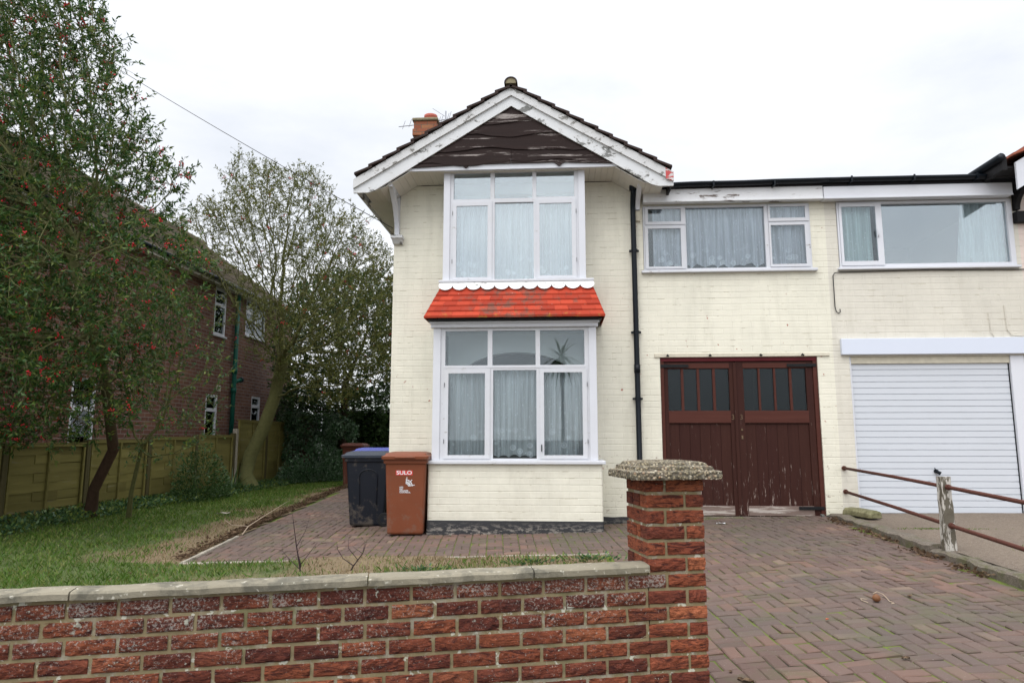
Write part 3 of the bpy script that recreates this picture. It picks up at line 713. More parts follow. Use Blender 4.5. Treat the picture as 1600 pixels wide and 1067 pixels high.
# basket-weave block paving
def paving(name, test, ang, ox, oy, rng, seed):
    r = random.Random(seed); b = MB(); ca, sa = math.cos(R(ang)), math.sin(R(ang)); mod = .191; g = .0045
    for i in range(-rng, rng):
        for j in range(-rng, rng):
            cx, cy = (i + .5) * mod, (j + .5) * mod; wx, wy = ox + cx * ca - cy * sa, oy + cx * sa + cy * ca
            if not test(wx, wy): continue
            for k in (0, 1):
                if (i + j) % 2: rc = (i * mod, i * mod + mod, j * mod + k * mod / 2, j * mod + (k + 1) * mod / 2)
                else: rc = (i * mod + k * mod / 2, i * mod + (k + 1) * mod / 2, j * mod, j * mod + mod)
                a0, a1, c0, c1 = rc[0] + g * r.uniform(.5, 1.5), rc[1] - g * r.uniform(.5, 1.5), rc[2] + g * r.uniform(.5, 1.5), rc[3] - g * r.uniform(.5, 1.5); dz = r.uniform(-.003, .003); ta, tc_ = r.gauss(0, .0024), r.gauss(0, .0024); be = .007
                base = len(b.v)
                for (ins, zz) in ((0, -.03), (0, -.006), (be, 0)):
                    for (u, v, su, sv) in ((a0 + ins, c0 + ins, -1, -1), (a1 - ins, c0 + ins, 1, -1), (a1 - ins, c1 - ins, 1, 1), (a0 + ins, c1 - ins, -1, 1)):
                        X, Y = ox + u * ca - v * sa, oy + u * sa + v * ca; b.v.append((X, Y, G(X, Y) + zz + dz + su * ta + sv * tc_ + .014 * mnoise.noise((X * 1.3, Y * 1.3, 5))))
                for L in (0, 4):
                    for q in range(4): b.f.append((base + L + q, base + L + (q + 1) % 4, base + L + 4 + (q + 1) % 4, base + L + 4 + q)); b.m.append(0)
                b.f.append((base + 8, base + 9, base + 10, base + 11)); b.m.append(0)
    o = b.build(name, M['paver'], None); o['kind'] = 'structure'; return o
def drive_test(x, y):
    if y > -.04 and x > -2.3: return False
    if x > 3.62: return False
    if -1.64 < x < .5 and y > -.62: return False
    if y < -2.08: return x > .56 and (Vector((x, y, 0)) - P0).dot(WN) > -.2 and not (x < .9 and y < -6.0) or (x > .8 and y < -6.2 and y > -9)
    if y < 0 or x < -2.3: return x > edge_x(y) + .02 and y < 11 and (y > -2.08)
    return False
paving('driveway', drive_test, 5, 1.0, -5.0, 98, 2)
sheet('driveway_bed', M['joint'], list(np.arange(-6, 3.81, .1)), list(np.arange(-9, 11.1, .1)), lambda x, y: G(x, y) - .0095 + .014 * mnoise.noise((x * 1.3, y * 1.3, 5)), test=lambda x, y: (drive_test(x, y) or drive_test(x + .2, y) or drive_test(x - .2, y) or drive_test(x, y + .2)) and not in_lawn(x + .1, y))
def kerbpieces(name, m, label, pts, w, h0, h1, jit=.006, L=.9, cat='edging'):
    root = thing(name, label, cat, tuple(Vector(pts[0])))
    o = Vector(pts[0])
    for a, c in zip(pts, pts[1:]):
        a = Vector(a); c = Vector(c); n = max(1, round((c - a).length / L)); d = (c - a).normalized(); s_ = Vector((-d.y, d.x, 0)).normalized()
        for i in range(n):
            p = a + (c - a) * (i / n) + d * .004; q = a + (c - a) * ((i + 1) / n) - d * .004; rings = []; K = 8
            for k in range(K + 1):
                t = p + (q - p) * k / K; j = lambda: rnd.uniform(-jit, jit)
                rings.append([tuple(t - o + s_ * (sx * w / 2 + j()) + Vector((0, 0, zz + j()))) for sx, zz in ((-1, h0), (1, h0), (1, h1 - .012), (.75, h1), (-.75, h1), (-1, h1 - .012))])
            b = MB(); b.loft(rings); b.build('edging_block', m, root)
    return root
pe = [(-4.22 , -2.14, G(-4.22, -2.14)), (.55, -2.14, G(.55, -2.14))]
kerbpieces('path_edging', M['edging'], 'thin pale concrete edging between the front grass strip and the block paving', pe, .045, -.03, .022, .003, .9)
pe = [(edge_x(y) + .03, y, G(edge_x(y), y)) for y in (-2.14, -1.2, -.4)]
kerbpieces('path_edging', M['edging'], 'short pale concrete edging along the side of the lawn, ending in leaf litter', pe, .045, -.03, .025, .003, .9)
# raised concrete drive and kerb on the right
def ZD(x, y): return .365 + .018 * max(y, -8) * 1.0 + .01 * (x - 3.9)
sheet('concrete_driveway', M['condrive'], list(np.arange(3.74, 12.3, .25)), list(np.arange(-7.5, 0.06, .25)), lambda x, y: ZD(x, y) + .006 * mnoise.noise((x, y, 1)))
b = MB()
kroot = thing('kerb', 'low mossy concrete kerb between the block paving and the raised concrete drive', 'kerb', (3.72, -.06, .2))
kp = [(-.06), -2.62, -4.6, -7.4]
for i in range(3):
    rings = []; K = 24
    for k in range(K + 1):
        y = kp[i] - .006 + (kp[i + 1] - kp[i] + .012) * k / K; zt = ZD(3.8, y) + .02 - (.03 if i else 0); j = lambda: .026 * mnoise.noise((y * 4.3, rnd.random() * .3, i))
        rings.append([(x + j() - 3.72, y + .06, z + j() - .2) for x, z in ((3.64, .0), (3.80, .0), (3.80, zt - .01), (3.77, zt), (3.67, zt - .004), (3.64, zt - .02))])
    bb = MB(); bb.loft(rings); bb.build('kerb_block', M['kerb'], kroot)
# mossy stone lying on the kerb
rings = []
for k, (y, s_) in enumerate(((-.50, .7), (-.47, 1), (-.2, 1.05), (.02, 1), (.05, .75))):
    rings.append([(x * s_ + rnd.uniform(-.006, .006) , y + rnd.uniform(-.01, .01), z) for x, z in ((-.10, .0), (.10, .0), (.095, .075 * s_), (.03, .095 * s_), (-.06, .088 * s_), (-.10, .06 * s_))])
bb = MB(); bb.loft(rings); o = bb.build('stone_block', M['mossstone'], None, bevel=.01, loc=(3.87, -.20, ZD(3.8, -.3) + .015)); o.rotation_euler = (0, 0, R(14))
tag(o, 'yellow-green mossy stone block lying on the kerb by the garage pier', 'stone')

# ---------------------------------------------------------------- front garden wall and pillar (real bricks)
def wpt(u, v, z): p = P0 + WD * u + WN * v; return (p.x, p.y, z + (.0145 * u if u < -.001 else 0))
def brick(b, u0, u1, v0, v1, z0, z1, r):
    """a rock-faced brick; front is v0, left side is u0. bevelled, slightly uneven"""
    e = .004
    def j(s_=.0028): return r.gauss(0, s_)
    base = len(b.v)
    for ins, dv in ((0, 0), (e, -.004)):
        pass
    n = 7; rings = []
    for k in range(n + 1):
        u = u0 + (u1 - u0) * k / n; uu = u + (e if k == 0 else -e if k == n else 0) * 0
        en = 1 if 0 < k < n else 0
        rings.append([wpt(uu + j(.001), v1, z0), wpt(uu + j(.001), v0 + .005, z0 + j(.0008)), wpt(uu, v0 + (-.001 if en else .004) + j(), z0 + .007 + j(.0015)), wpt(uu, v0 - .004 * en + j(.003), (z0 + z1) / 2 + j()), wpt(uu, v0 + (-.001 if en else .004) + j(), z1 - .007), wpt(uu + j(.001), v0 + .005, z1 + j(.0008)), wpt(uu + j(.001), v1, z1)])
    b.loft(rings)
r = random.Random(11)
wall = thing('garden_wall', 'low red rustic brick wall with pale concrete coping in the foreground', 'wall', (0, 0, 0))
bb = MB(); course = .0775; ztop = .711; joint = .0165
for k in range(12):
    z1 = ztop - .018 - k * course; z0 = z1 - course + joint; e = .0915 if k % 2 == 0 else -joint
    while e > -5.2:
        L = .194 + r.uniform(-.005, .005)
        brick(bb, e - L, e, r.uniform(-.002, .002), .102, z0, z1, r); e -= L + joint
bb.build('brickwork', M['rustic'], wall)
bb = MB(); p = [wpt(-5.3, .008, 0), wpt(0, .008, 0), wpt(0, .10, 0), wpt(-5.3, .10, 0)]
bb.hexa([(q[0], q[1], -.3) for q in p] + [(q[0], q[1], q[2] + ztop - .001) for q in p]); bb.build('mortar', M['mortar'], wall)
us = [-5.25, -4.3, -3.42, -2.52, -1.66, -.80, -.004]   # coping stones
us = [-5.3, -4.42, -3.52, -2.62, -1.36, -.58, .004]
for i, (a, c) in enumerate(zip(us, us[1:])):
    rings = []; K = 14; dz = rnd.uniform(-.003, .003)
    for k in range(K + 1):
        u = a + .003 + (c - a - .006) * k / K; j = lambda: .004 * mnoise.noise((u * 9, rnd.random(), i)) 
        rings.append([wpt(u, v + j(), z + dz + j()) for v, z in ((-.024, .713), (.130, .713), (.130, .738), (.122, .746), (.05, .752), (-.014, .747), (-.024, .738))])
    bb = MB(); bb.loft(rings); bb.build('coping_stone', M['coping'], wall)
pil = thing('gate_pillar', 'square red brick gate pillar with a pebbly concrete cap beside the drive', 'pillar', wpt(.152, .152, 0))
o_ = Vector(wpt(.152, .152, 0))
bb = MB(); PW = .304; PD = .304
k = 0; z1 = 1.158
while z1 > -.25:
    z0 = z1 - course + joint; jv = lambda: r.uniform(-.002, .002)
    if k % 2 == 0:
        if k < 6: brick(bb, 0, .0915, jv(), PD, z0, z1, r)
        brick(bb, .108, .304, jv(), .0935, z0, z1, r); brick(bb, .106, .304, .106, .1995, z0, z1, r); brick(bb, .106, .304, .212, PD, z0, z1, r)
    else:
        brick(bb, 0, .196, jv(), .0935, z0, z1, r); brick(bb, .2125, .304, jv(), PD, z0, z1, r)
        brick(bb, 0, .198, .106, .1995 if k % 4 == 1 else .15, z0, z1, r); brick(bb, 0, .198, .212 if k % 4 == 1 else .1625, PD, z0, z1, r)
    z1 -= course; k += 1
bb.v = [tuple(Vector(v) - o_) for v in bb.v]; bb.build('brickwork', M['rustic_p'], pil)
bb = MB(); p = [wpt(.006, .009, 0), wpt(.296, .009, 0), wpt(.296, .295, 0), wpt(.006, .295, 0)]
bb.hexa([tuple(Vector((q[0], q[1], -.3)) - o_) for q in p] + [tuple(Vector((q[0], q[1], 1.159)) - o_) for q in p]); bb.build('mortar', M['mortar'], pil)
# cap: stepped, rough
def caplayer(rings, half, z, jj=.0045, n=26):
    R_ = []
    for s_ in range(4):
        for k in range(n):
            t = -1 + 2 * k / n; u, v = [(t, -1), (1, t), (-t, 1), (-1, -t)][s_]
            m = max(abs(u), abs(v)); cr = .93 if (abs(abs(u) - 1) < .02 and abs(abs(v) - 1) < .12) or (abs(abs(v) - 1) < .02 and abs(abs(u) - 1) < .12) else 1
            jx = jj * mnoise.noise((u * 7, v * 7, z * 40)) * 1.6; p = Vector(wpt(.152 + u * half * cr + jx, .152 + v * half * cr + jx, z + jj * .7 * mnoise.noise((u * 9, v * 9, 7 + z * 10))))
            R_.append(tuple(p - o_))
    rings.append(R_)
rings = []
for h, z in ((.212, 1.160), (.236, 1.161), (.238, 1.174), (.236, 1.198), (.233, 1.201), (.210, 1.203), (.206, 1.206), (.202, 1.222), (.184, 1.226), (.180, 1.230), (.174, 1.240), (.163, 1.244), (.09, 1.250), (.01, 1.251)): caplayer(rings, h, z)
bb = MB(); bb.loft(rings); bb.build('pillar_cap', M['cap'], pil, smooth=False)

# ---------------------------------------------------------------- the house
house = thing('house', 'cream painted house with a white gable, red tiled bay window and maroon garage doors', 'house', (-.6, 0, .2))
HO = Vector((-.6, 0, .2))
class LB:   # parent offset handling: build in world coordinates, keep the parent transform
    pass
def fixparent(o, par):
    o.parent = par; return o
bpy.context.view_layer.update()
def P_(root):   # returns an inverse-offset child anchor so that parts can be modelled in world coordinates
    return Matrix.Translation(root.location).inverted()
def adopt(root, before):
    inv = P_(root)
    for o in bpy.data.objects:
        if o not in before and o.parent == root: o.matrix_parent_inverse = inv
before = set(bpy.data.objects)
XL, XR = -2.40, 1.24
b = MB()
wall_holes(b, XL, 3.86, -.1, 4.96, [(-1.60, .45, 1.05, 2.86), (-1.56, .40, 3.50, 4.96), (1.27, 3.65, 3.76, 4.72), (1.46, 3.635, .28, 2.505)], 0, .11)
b.face([(XL, 0, -.1), (XL, 0, 5.2), (XL, 9, 5.2), (XL, 9, -.1)]); b.face([(XL, 9, -.1), (XL, 9, 5.2), (3.86, 9, 5.2), (3.86, 9, -.1)])
b.f[:] = b.f; frontwall = b.build('wall', M['cream_r'], house)
bx('upper_wall', M['cream'], house, XL, -1.56, .001, .11, 4.961, 5.12, bevel=0); bx('upper_wall', M['cream'], house, .40, 1.24, .001, .11, 4.961, 5.12, bevel=0)
# roughcast strip over the pier between the garages
# black painted plinth
for (x0, x1) in ((-2.405, -1.70), (.575, 1.46)):
    n = 24; b = MB()
    for i in range(n):
        a = x0 + (x1 - x0) * i / n; c = x0 + (x1 - x0) * (i + 1) / n; z0 = .30 + .012 * mnoise.noise((a * 6, 0, 0)); z1 = .30 + .012 * mnoise.noise((c * 6, 0, 0))
        b.face([(a, -.006, .05), (c, -.006, .05), (c, -.006, z1), (a, -.006, z0)])
    b.build('plinth', M['plinth'], house)
# --- ground floor bay
bayw = MB(); pts = []
def bay_ring(x0, x1, y0, r_, z, n=6):
    o = [(x1, -.001, z), (x1, y0 + r_, z)] + [(x1 - r_ + r_ * math.cos(a), y0 + r_ - r_ * math.sin(a), z) for a in [math.pi / 2 * i / n for i in range(1, n + 1)]]
    o += [(x0 + r_ - r_ * math.sin(a), y0 + r_ - r_ * math.cos(a), z) for a in [math.pi / 2 * i / n for i in range(0, n + 1)]] + [(x0, -.001, z)]
    return o
bayw.loft([bay_ring(-1.715, .585, -.67, .03, z) for z in (.295, 1.0, 1.035)]); bw_ = bayw.build('bay_wall', M['cream'], house)
b = MB(); rings = [bay_ring(-1.722, .592, -.678, .03, z) for z in (.06, .31)]
rings[1] = [(x, y, z + .014 * mnoise.noise((x * 7, y * 7, 1))) for x, y, z in rings[1]]; b.loft(rings); b.build('bay_plinth', M['plinth'], house)
bx('window_sill', M['frame'], house, -1.745, .625, -.725, -.02, 1.036, 1.083, bevel=.008)
low = frame_holes('bay_window', M['frame'], house, -1.645, .51, 1.084, 2.85, [(-1.503, -.927, 2.342, 2.812), (-.863, -.281, 2.342, 2.812), (-.221, .372, 2.342, 2.812), (-1.515, -.89, 1.105, 2.30), (-.852, -.272, 1.108, 2.277), (-.228, .400, 1.105, 2.30)], -.65, -.58)
low.name = 'bay_window'
for a in ((-1.503, -.927), (-.863, -.281), (-.221, .372)): pane(M['glass'], low, a[0] - .01, a[1] + .01, 2.335, 2.82, -.62)
pane(M['glass'], low, -.86, -.264, 1.10, 2.285, -.62)
casement(low, M['frame'], M['glass'], (-1.514, -.891, 1.106, 2.299), (-1.454, -.960, 1.152, 2.236), -.662)
casement(low, M['frame'], M['glass'], (-.227, .399, 1.106, 2.299), (-.172, .337, 1.152, 2.242), -.662)
for x in (-1.645, .49): bx('bay_cheek', M['frame'], house, x, x + .02, -.58, -.001, 1.084, 2.85, bevel=0)
for x in (-1.665, .43): bx('corner_post', M['white'], house, x, x + .10, -.668, -.651, 1.084, 2.848, bevel=.003)
bx('window_bead', M['frame'], low, -1.52, .39, -.656, -.651, 2.306, 2.334, bevel=0)
for (x, z0, z1) in ((-1.505, 1.3, 1.36), (-1.505, 2.05, 2.11), (.402, 1.3, 1.36), (.402, 2.05, 2.11)): bx('hinge', M['iron_black'], low, x - .004, x + .002, -.671, -.664, z0, z1, bevel=0)
bx('handle', M['iron_black'], low, -.213, -.200, -.685, -.663, 1.20, 1.29, bevel=.003)
# --- red tiled canopy
bx('canopy_fascia', M['white'], house, -1.70, .555, -.70, -.60, 2.852, 2.925, bevel=.006)
bx('canopy_moulding', M['white'], house, -1.715, .572, -.725, -.701, 2.905, 2.935, bevel=.006)
b = MB(); nr = 6
def can(t): # t 0 eave .. 1 top
    return (-1.765 + t * .175, .640 - t * .150, -.84 + t * .35, 2.965 + t * .50)
rt = random.Random(5)
for k in range(nr):
    t0 = k / nr; t1 = min(1, (k + 1) / nr + .05); xa0, xb0, y0, z0 = can(t0); xa1, xb1, y1, z1 = can(t1); th = .026; y0 -= .012; n = 13
    off = .5 if k % 2 else 0
    edges = sorted({0, 1, *[min(1, max(0, (i + off) / n)) for i in range(n + 1)]})
    for e0, e1 in zip(edges, edges[1:]):
        g = .0012; dz = rt.uniform(-.002, .002)
        f = lambda xa, xb, e: xa + (xb - xa) * e
        b.hexa([(f(xa0, xb0, e0) + g, y0, z0 - .004 + dz), (f(xa0, xb0, e1) - g, y0, z0 - .004 + dz), (f(xa1, xb1, e1) - g, y1, z1 - .006), (f(xa1, xb1, e0) + g, y1, z1 - .006),
                (f(xa0, xb0, e0) + g, y0 - .004, z0 + th + dz), (f(xa0, xb0, e1) - g, y0 - .004, z0 + th + dz), (f(xa1, xb1, e1) - g, y1 - .004, z1 + .004), (f(xa1, xb1, e0) + g, y1 - .004, z1 + .004)])
    for s_ in (0, 1):   # hipped returns to the wall
        x0 = (xa0, xb0)[s_]; x1 = (xa1, xb1)[s_]; w = -1 if s_ == 0 else 1
        q = [(x0, y0, z0), (x1, y1, z1), (x1, -.002, z1), (x0, -.002, z0)]
        if s_: q = q[::-1]
        b.hexa([(p[0], p[1], p[2] - .006) for p in q] + [(p[0] + w * .006, p[1], p[2] + .012) for p in q])
b.build('canopy_tiles', M['redtile'], house)
b = MB(); b.hexa([(-1.73, -.80, 2.94), (.60, -.80, 2.94), (.60, -.002, 2.94), (-1.73, -.002, 2.94), (-1.73, -.80, 2.958), (.60, -.80, 2.958), (.60, -.002, 2.958), (-1.73, -.002, 2.958)]); b.build('canopy_soffit', M['blacktimber'], house)
# scalloped flashing
b = MB(); n = 11; x0, x1 = -1.625, .525; w = (x1 - x0) / n; P = [(x1 - .02, 3.535), (x0 + .02, 3.535), (x0, 3.470)]
for i in range(n):
    for a in range(1, 9): P.append((x0 + w * (i + .5) - w / 2 * math.cos(math.pi * a / 8), 3.470 - .075 * math.sin(math.pi * a / 8)))
P = P[::-1]
bb = MB(); m0 = len(P)
bb.v = [(x, -.515 + (z - 3.535) * .55, z) for x, z in P] + [(x, -.503 + (z - 3.535) * .55, z) for x, z in P]
bb.f.append(tuple(range(m0))); bb.m.append(0); bb.f.append(tuple(reversed(range(m0, 2 * m0)))); bb.m.append(0)
for i in range(m0): bb.f.append((i, m0 + i, m0 + (i + 1) % m0, (i + 1) % m0)); bb.m.append(0)
bb.build('scalloped_flashing', M['scallop'], house)
# --- first floor bay
bx('window_sill', M['frame'], house, -1.63, .52, -.54, -.02, 3.515, 3.548, bevel=.006)
up = frame_holes('bay_window', M['frame'], house, -1.575, .405, 3.55, 5.145, [(-1.445, -.919, 4.737, 5.124), (-.859, -.321, 4.740, 5.124), (-.266, .269, 4.750, 5.124), (-1.452, -.891, 3.566, 4.70), (-.856, -.307, 3.566, 4.681), (-.268, .290, 3.566, 4.712)], -.45, -.38)
for a in ((-1.445, -.919), (-.859, -.321), (-.266, .269)): pane(M['glass_up'], up, a[0] - .01, a[1] + .01, 4.73, 5.13, -.42)
pane(M['glass_up'], up, -.866, -.297, 3.555, 4.69, -.42)
casement(up, M['frame'], M['glass_up'], (-1.451, -.892, 3.568, 4.699), (-1.399, -.956, 3.600, 4.637), -.462)
casement(up, M['frame'], M['glass_up'], (-.267, .289, 3.568, 4.711), (-.223, .228, 3.610, 4.653), -.462)
for x in (-1.585, .325): bx('corner_post', M['white'], house, x, x + .092, -.468, -.451, 3.55, 5.14, bevel=.003)
for x in (-1.575, .385): bx('bay_cheek', M['frame'], house, x, x + .02, -.38, -.001, 3.55, 5.12, bevel=0)
for (x, z) in ((-1.455, 3.8), (-1.455, 4.5), (.292, 3.8), (.292, 4.5)): bx('hinge', M['iron_black'], up, x - .003, x + .002, -.471, -.464, z, z + .06, bevel=0)
# arched openings of the bays, ceilings and rooms behind
def arch_panel(x0, x1, zt, zs, zc, name):
    P = [(x0 - .15, zt), (x0 - .15, zs)]; n = 20; cx = (x0 + x1) / 2
    P += [(cx - (x1 - x0) / 2 * math.cos(math.pi * i / n), zs + (zc - zs) * math.sin(math.pi * i / n)) for i in range(n + 1)]
    P += [(x1 + .15, zs), (x1 + .15, zt)]
    b = MB()
    for (u, v) in zip(P[1:-2], P[2:-1]): 
        b.hexa([(u[0], .02, u[1]), (v[0], .02, v[1]), (v[0], .16, v[1]), (u[0], .16, u[1]), (u[0], .02, zt), (v[0], .02, zt), (v[0], .16, zt), (u[0], .16, zt)])
    return b.build(name, M['arch'], house)
arch_panel(-1.42, .28, 2.9, 2.16, 2.60, 'room_arch'); arch_panel(-1.42, .28, 5.2, 4.60, 4.98, 'room_arch')
bx('bay_ceiling', M['room'], house, -1.62, .48, -.575, -.02, 2.86, 2.88, bevel=0); bx('bay_ceiling', M['room'], house, -1.55, .38, -.375, -.02, 5.126, 5.14, bevel=0)
b = MB()
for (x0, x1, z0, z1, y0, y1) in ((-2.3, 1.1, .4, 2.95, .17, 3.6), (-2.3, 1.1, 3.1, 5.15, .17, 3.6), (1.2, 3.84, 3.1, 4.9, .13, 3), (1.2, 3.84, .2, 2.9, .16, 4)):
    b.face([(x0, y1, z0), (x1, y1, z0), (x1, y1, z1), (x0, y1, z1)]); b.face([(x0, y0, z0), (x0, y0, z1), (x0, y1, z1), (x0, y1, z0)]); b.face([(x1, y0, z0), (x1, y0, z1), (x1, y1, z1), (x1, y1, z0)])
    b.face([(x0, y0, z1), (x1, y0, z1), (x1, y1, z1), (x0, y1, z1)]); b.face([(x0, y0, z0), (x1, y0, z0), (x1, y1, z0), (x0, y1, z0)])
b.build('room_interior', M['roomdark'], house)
# --- gable: cladding, barge boards, soffit
GY = -.57; AP = -.613
def zl(x, base=6.046, s_=.622): return base - s_ * abs(x - AP)
b = MB(); rows = [5.215, 5.405, 5.63, 5.80, 6.08]; lowz = [5.165, 5.215, 5.405, 5.63, 5.80]
rw = random.Random(3)
def wave(k, x):
    if k == 0:
        v = 5.155 + .045 * (1 - ((x - AP) / 1.6) ** 2)
        for c in (-1.255, .06): v -= .060 * math.exp(-((x - c) / .045) ** 2) - .012 * math.exp(-((x - c) / .16) ** 2)
        return min(max(v, 5.09), 5.22)
    return rows[k - 1] + .026 * math.sin(x * 3.1 + k * 2.2) + .014 * math.sin(x * 7 + k) + .012 * mnoise.noise((x * 6, k, 3))
for k in range(5):
    N_ = 60; splits = [(-2.1, AP - .002), (AP + .002, .9)] if k < 2 else [(-2.1, .9)]
    for (sx0, sx1) in splits:
        prev = None; yb = GY - .012 - .0; 
        for i in range(N_ + 1):
            x = sx0 + (sx1 - sx0) * i / N_; zb = wave(k, x); zt = min(rows[k] + .06, zl(x) + .03)
            if zt <= zb + .002: prev = None; continue
            cur = (x, zb, zt)
            if prev: b.hexa([(prev[0], yb - .022, prev[1]), (x, yb - .022, zb), (x, yb, zb), (prev[0], yb, prev[1]), (prev[0], yb - .004, prev[2]), (x, yb - .004, zt), (x, yb + .004, zt), (prev[0], yb + .004, prev[2])])
            prev = cur
# merge so that each board is one island
bo = b.build('gable_cladding', M['cladding'], house)
import bmesh
bmm = bmesh.new(); bmm.from_mesh(bo.data); bmesh.ops.remove_doubles(bmm, verts=bmm.verts, dist=.0004); bmm.to_mesh(bo.data); bmm.free()
b = MB(); n = 30
for i in range(n):
    xa = -2.12 + 3.02 * i / n; xc = -2.12 + 3.02 * (i + 1) / n; f = lambda x: min(5.27, max(5.137, zl(x)))
    b.hexa([(xa, GY - .008, 5.125), (xc, GY - .008, 5.125), (xc, GY + .03, 5.125), (xa, GY + .03, 5.125), (xa, GY - .008, f(xa)), (xc, GY - .008, f(xc)), (xc, GY + .03, f(xc)), (xa, GY + .03, f(xa))])
b.build('gable_apron', M['white'], house)
def barge(side, y0, y1, lo, hi, name, m, xend):
    # board bounded by lines lo(x), hi(x) from apex to xend
    b = MB(); n = 22; rings = []
    for i in range(n + 1):
        x = AP + (xend - AP) * i / n
        rings.append([(x, y0, lo(x)), (x, y1, lo(x)), (x, y1, hi(x)), (x, y0, hi(x))])
    b.loft(rings); return b.build(name, m, house)
hiL = lambda x: 6.318 - .588 * abs(x - AP)
mid = lambda x: 6.195 - .593 * abs(x - AP)
def loL(x): return max(zl(x), 4.812)
for side in (-1, 1):
    xe = AP + side * 2.24
    barge(side, GY - .045, GY - .01, loL, lambda x: mid(x), 'bargeboard', M['barge'], xe)
    barge(side, GY - .075, GY - .0, lambda x: mid(x) + .001, lambda x: hiL(x), 'barge_moulding', M['bargetop'], xe)
b = MB(); b.hexa([(1.52, GY - .0785, 4.90), (1.628, GY - .0785, 4.87), (1.628, GY - .0765, 4.87), (1.52, GY - .0765, 4.90), (1.52, GY - .0785, 5.06), (1.628, GY - .0785, 4.995), (1.628, GY - .0765, 4.995), (1.52, GY - .0765, 5.06)]); b.build('bare_patch', M['redpatch'], house)
# soffit: boards, flat in the middle and sloping beside the eaves, carried along the flanks
b = MB()
def soff(x): return min(5.128, max(4.87, 6.02 - .622 * abs(x - AP)))
xs = list(np.arange(-2.74, 1.50, .085))
for x in xs:
    if -1.60 < x + .04 < .42 and False: continue
    a, c = x + .0015, x + .0835
    b.hexa([(a, GY, soff(a)), (c, GY, soff(c)), (c, -.003, soff(c)), (a, -.003, soff(a)), (a, GY, soff(a) + .012), (c, GY, soff(c) + .012), (c, -.003, soff(c) + .012), (a, -.003, soff(a) + .012)])
sof = b.build('soffit', M['soffit'], house)
for (xo, xi) in ((-2.80, XL - .002), (1.60, XR)):
    b = MB(); x0, x1 = min(xo, xi), max(xo, xi)
    for k in range(30):
        ya, yc = .003 + k * .3, .297 + k * .3; b.hexa([(x0, ya, soff(x0)), (x1, ya, soff(x1)), (x1, yc, soff(x1)), (x0, yc, soff(x0)), (x0, ya, soff(x0) + .012), (x1, ya, soff(x1) + .012), (x1, yc, soff(x1) + .012), (x0, yc, soff(x0) + .012)])
    b.build('eaves_soffit', M['soffit'], house)
bx('eaves_fascia', M['barge'], house, -2.835, -2.80, GY, 9, 4.84, 4.95, bevel=0)
bx('eaves_fascia', M['blacktimber'], house, 1.60, 1.63, GY, 9, 4.84, 4.97, bevel=0)
# roof tile courses
def roof_side(s_, root=house, ap=AP, m=None, y0=-.68, y1=9.1, zr=6.372):
    b = MB(); nC = 11; sl_ = .588; dx = 2.19 / nC; rr = random.Random(8 + s_)
    for k in range(nC):
        xa = ap + s_ * (dx * k - .02); xc = ap + s_ * (dx * (k + 1) + .03); za = zr - sl_ * abs(xa - ap) - .022; zc = zr - sl_ * abs(xc - ap) + .020
        yy = y0
        while yy < y1:
            w = .27; j = rr.uniform(-.006, .006); ye = yy + w - .003; q = [(xa, yy), (xc, yy), (xc, ye), (xa, ye)]; zz = [za, zc + j, zc + j, za]
            if s_ < 0: q = q[::-1]; zz = zz[::-1]
            b.hexa([(p[0], p[1], z - .030) for p, z in zip(q, zz)] + [(p[0], p[1], z) for p, z in zip(q, zz)])
            yy += w
    return b.build('roof', m or M['tile_dark'], root)
rL = roof_side(-1); rR = roof_side(1)
b = MB(); yy = -.70
while yy < 9:
    rr_ = .090; P = []
    for k in range(13): a = math.pi * (k / 12) ; P.append((AP + rr_ * 1.05 * math.cos(a), yy, 6.355 + rr_ * math.sin(a)))
    for k in range(13): a = math.pi * (1 - k / 12); P.append((AP + rr_ * .82 * math.cos(a), yy, 6.355 + rr_ * .82 * math.sin(a)))
    b.loft([P, [(p[0], yy + .42, p[2]) for p in P]]); yy += .425
b.build('ridge_tile', M['tile_dark'], rL)
b = MB(); P = [(AP + .078 * math.cos(math.pi * k / 12), -.69, 6.35 + .078 * math.sin(math.pi * k / 12)) for k in range(13)]; b.loft([P, [(p[0], -.5, p[2]) for p in P]]); b.build('ridge_mortar', M['cement'], rL)
# brackets under the eaves
def bracket(x, m=M['white'], root=house, ztop=5.0, zc=4.30):
    b = MB(); n = 10; rings = []
    for i in range(n + 1):
        t = i / n; z = zc + (ztop - .10 - zc) * t; y = -.07 - .42 * t ** 2.2; w = .075
        rings.append([(x - .032, y, z), (x + .032, y, z), (x + .032, y + w * (1 + .8 * t), z + .02 * t), (x - .032, y + w * (1 + .8 * t), z + .02 * t)])
    b.loft(rings); b.box(x - .03, x + .03, -.07, -.002, zc, ztop - .02); b.box(x - .03, x + .03, -.55, -.002, ztop - .10, ztop - .02)
    return b.build('eaves_bracket', m, root)
bracket(-2.345, zc=4.33, ztop=5.02); b = MB(); b.box(-2.425, -2.25, -.13, .02, 4.29, 4.335); b.hexa([(-2.405, -.05, 4.22), (-2.27, -.05, 4.22), (-2.27, 0, 4.22), (-2.405, 0, 4.22), (-2.415, -.11, 4.29), (-2.26, -.11, 4.29), (-2.26, 0, 4.29), (-2.415, 0, 4.29)]); b.build('corbel', M['barge'], house, bevel=.003)
bracket(1.195, zc=4.66, ztop=5.02); bx('corbel', M['lintel'], house, 1.16, 1.235, -.05, -.001, 4.50, 4.652, bevel=.004, j=.004)
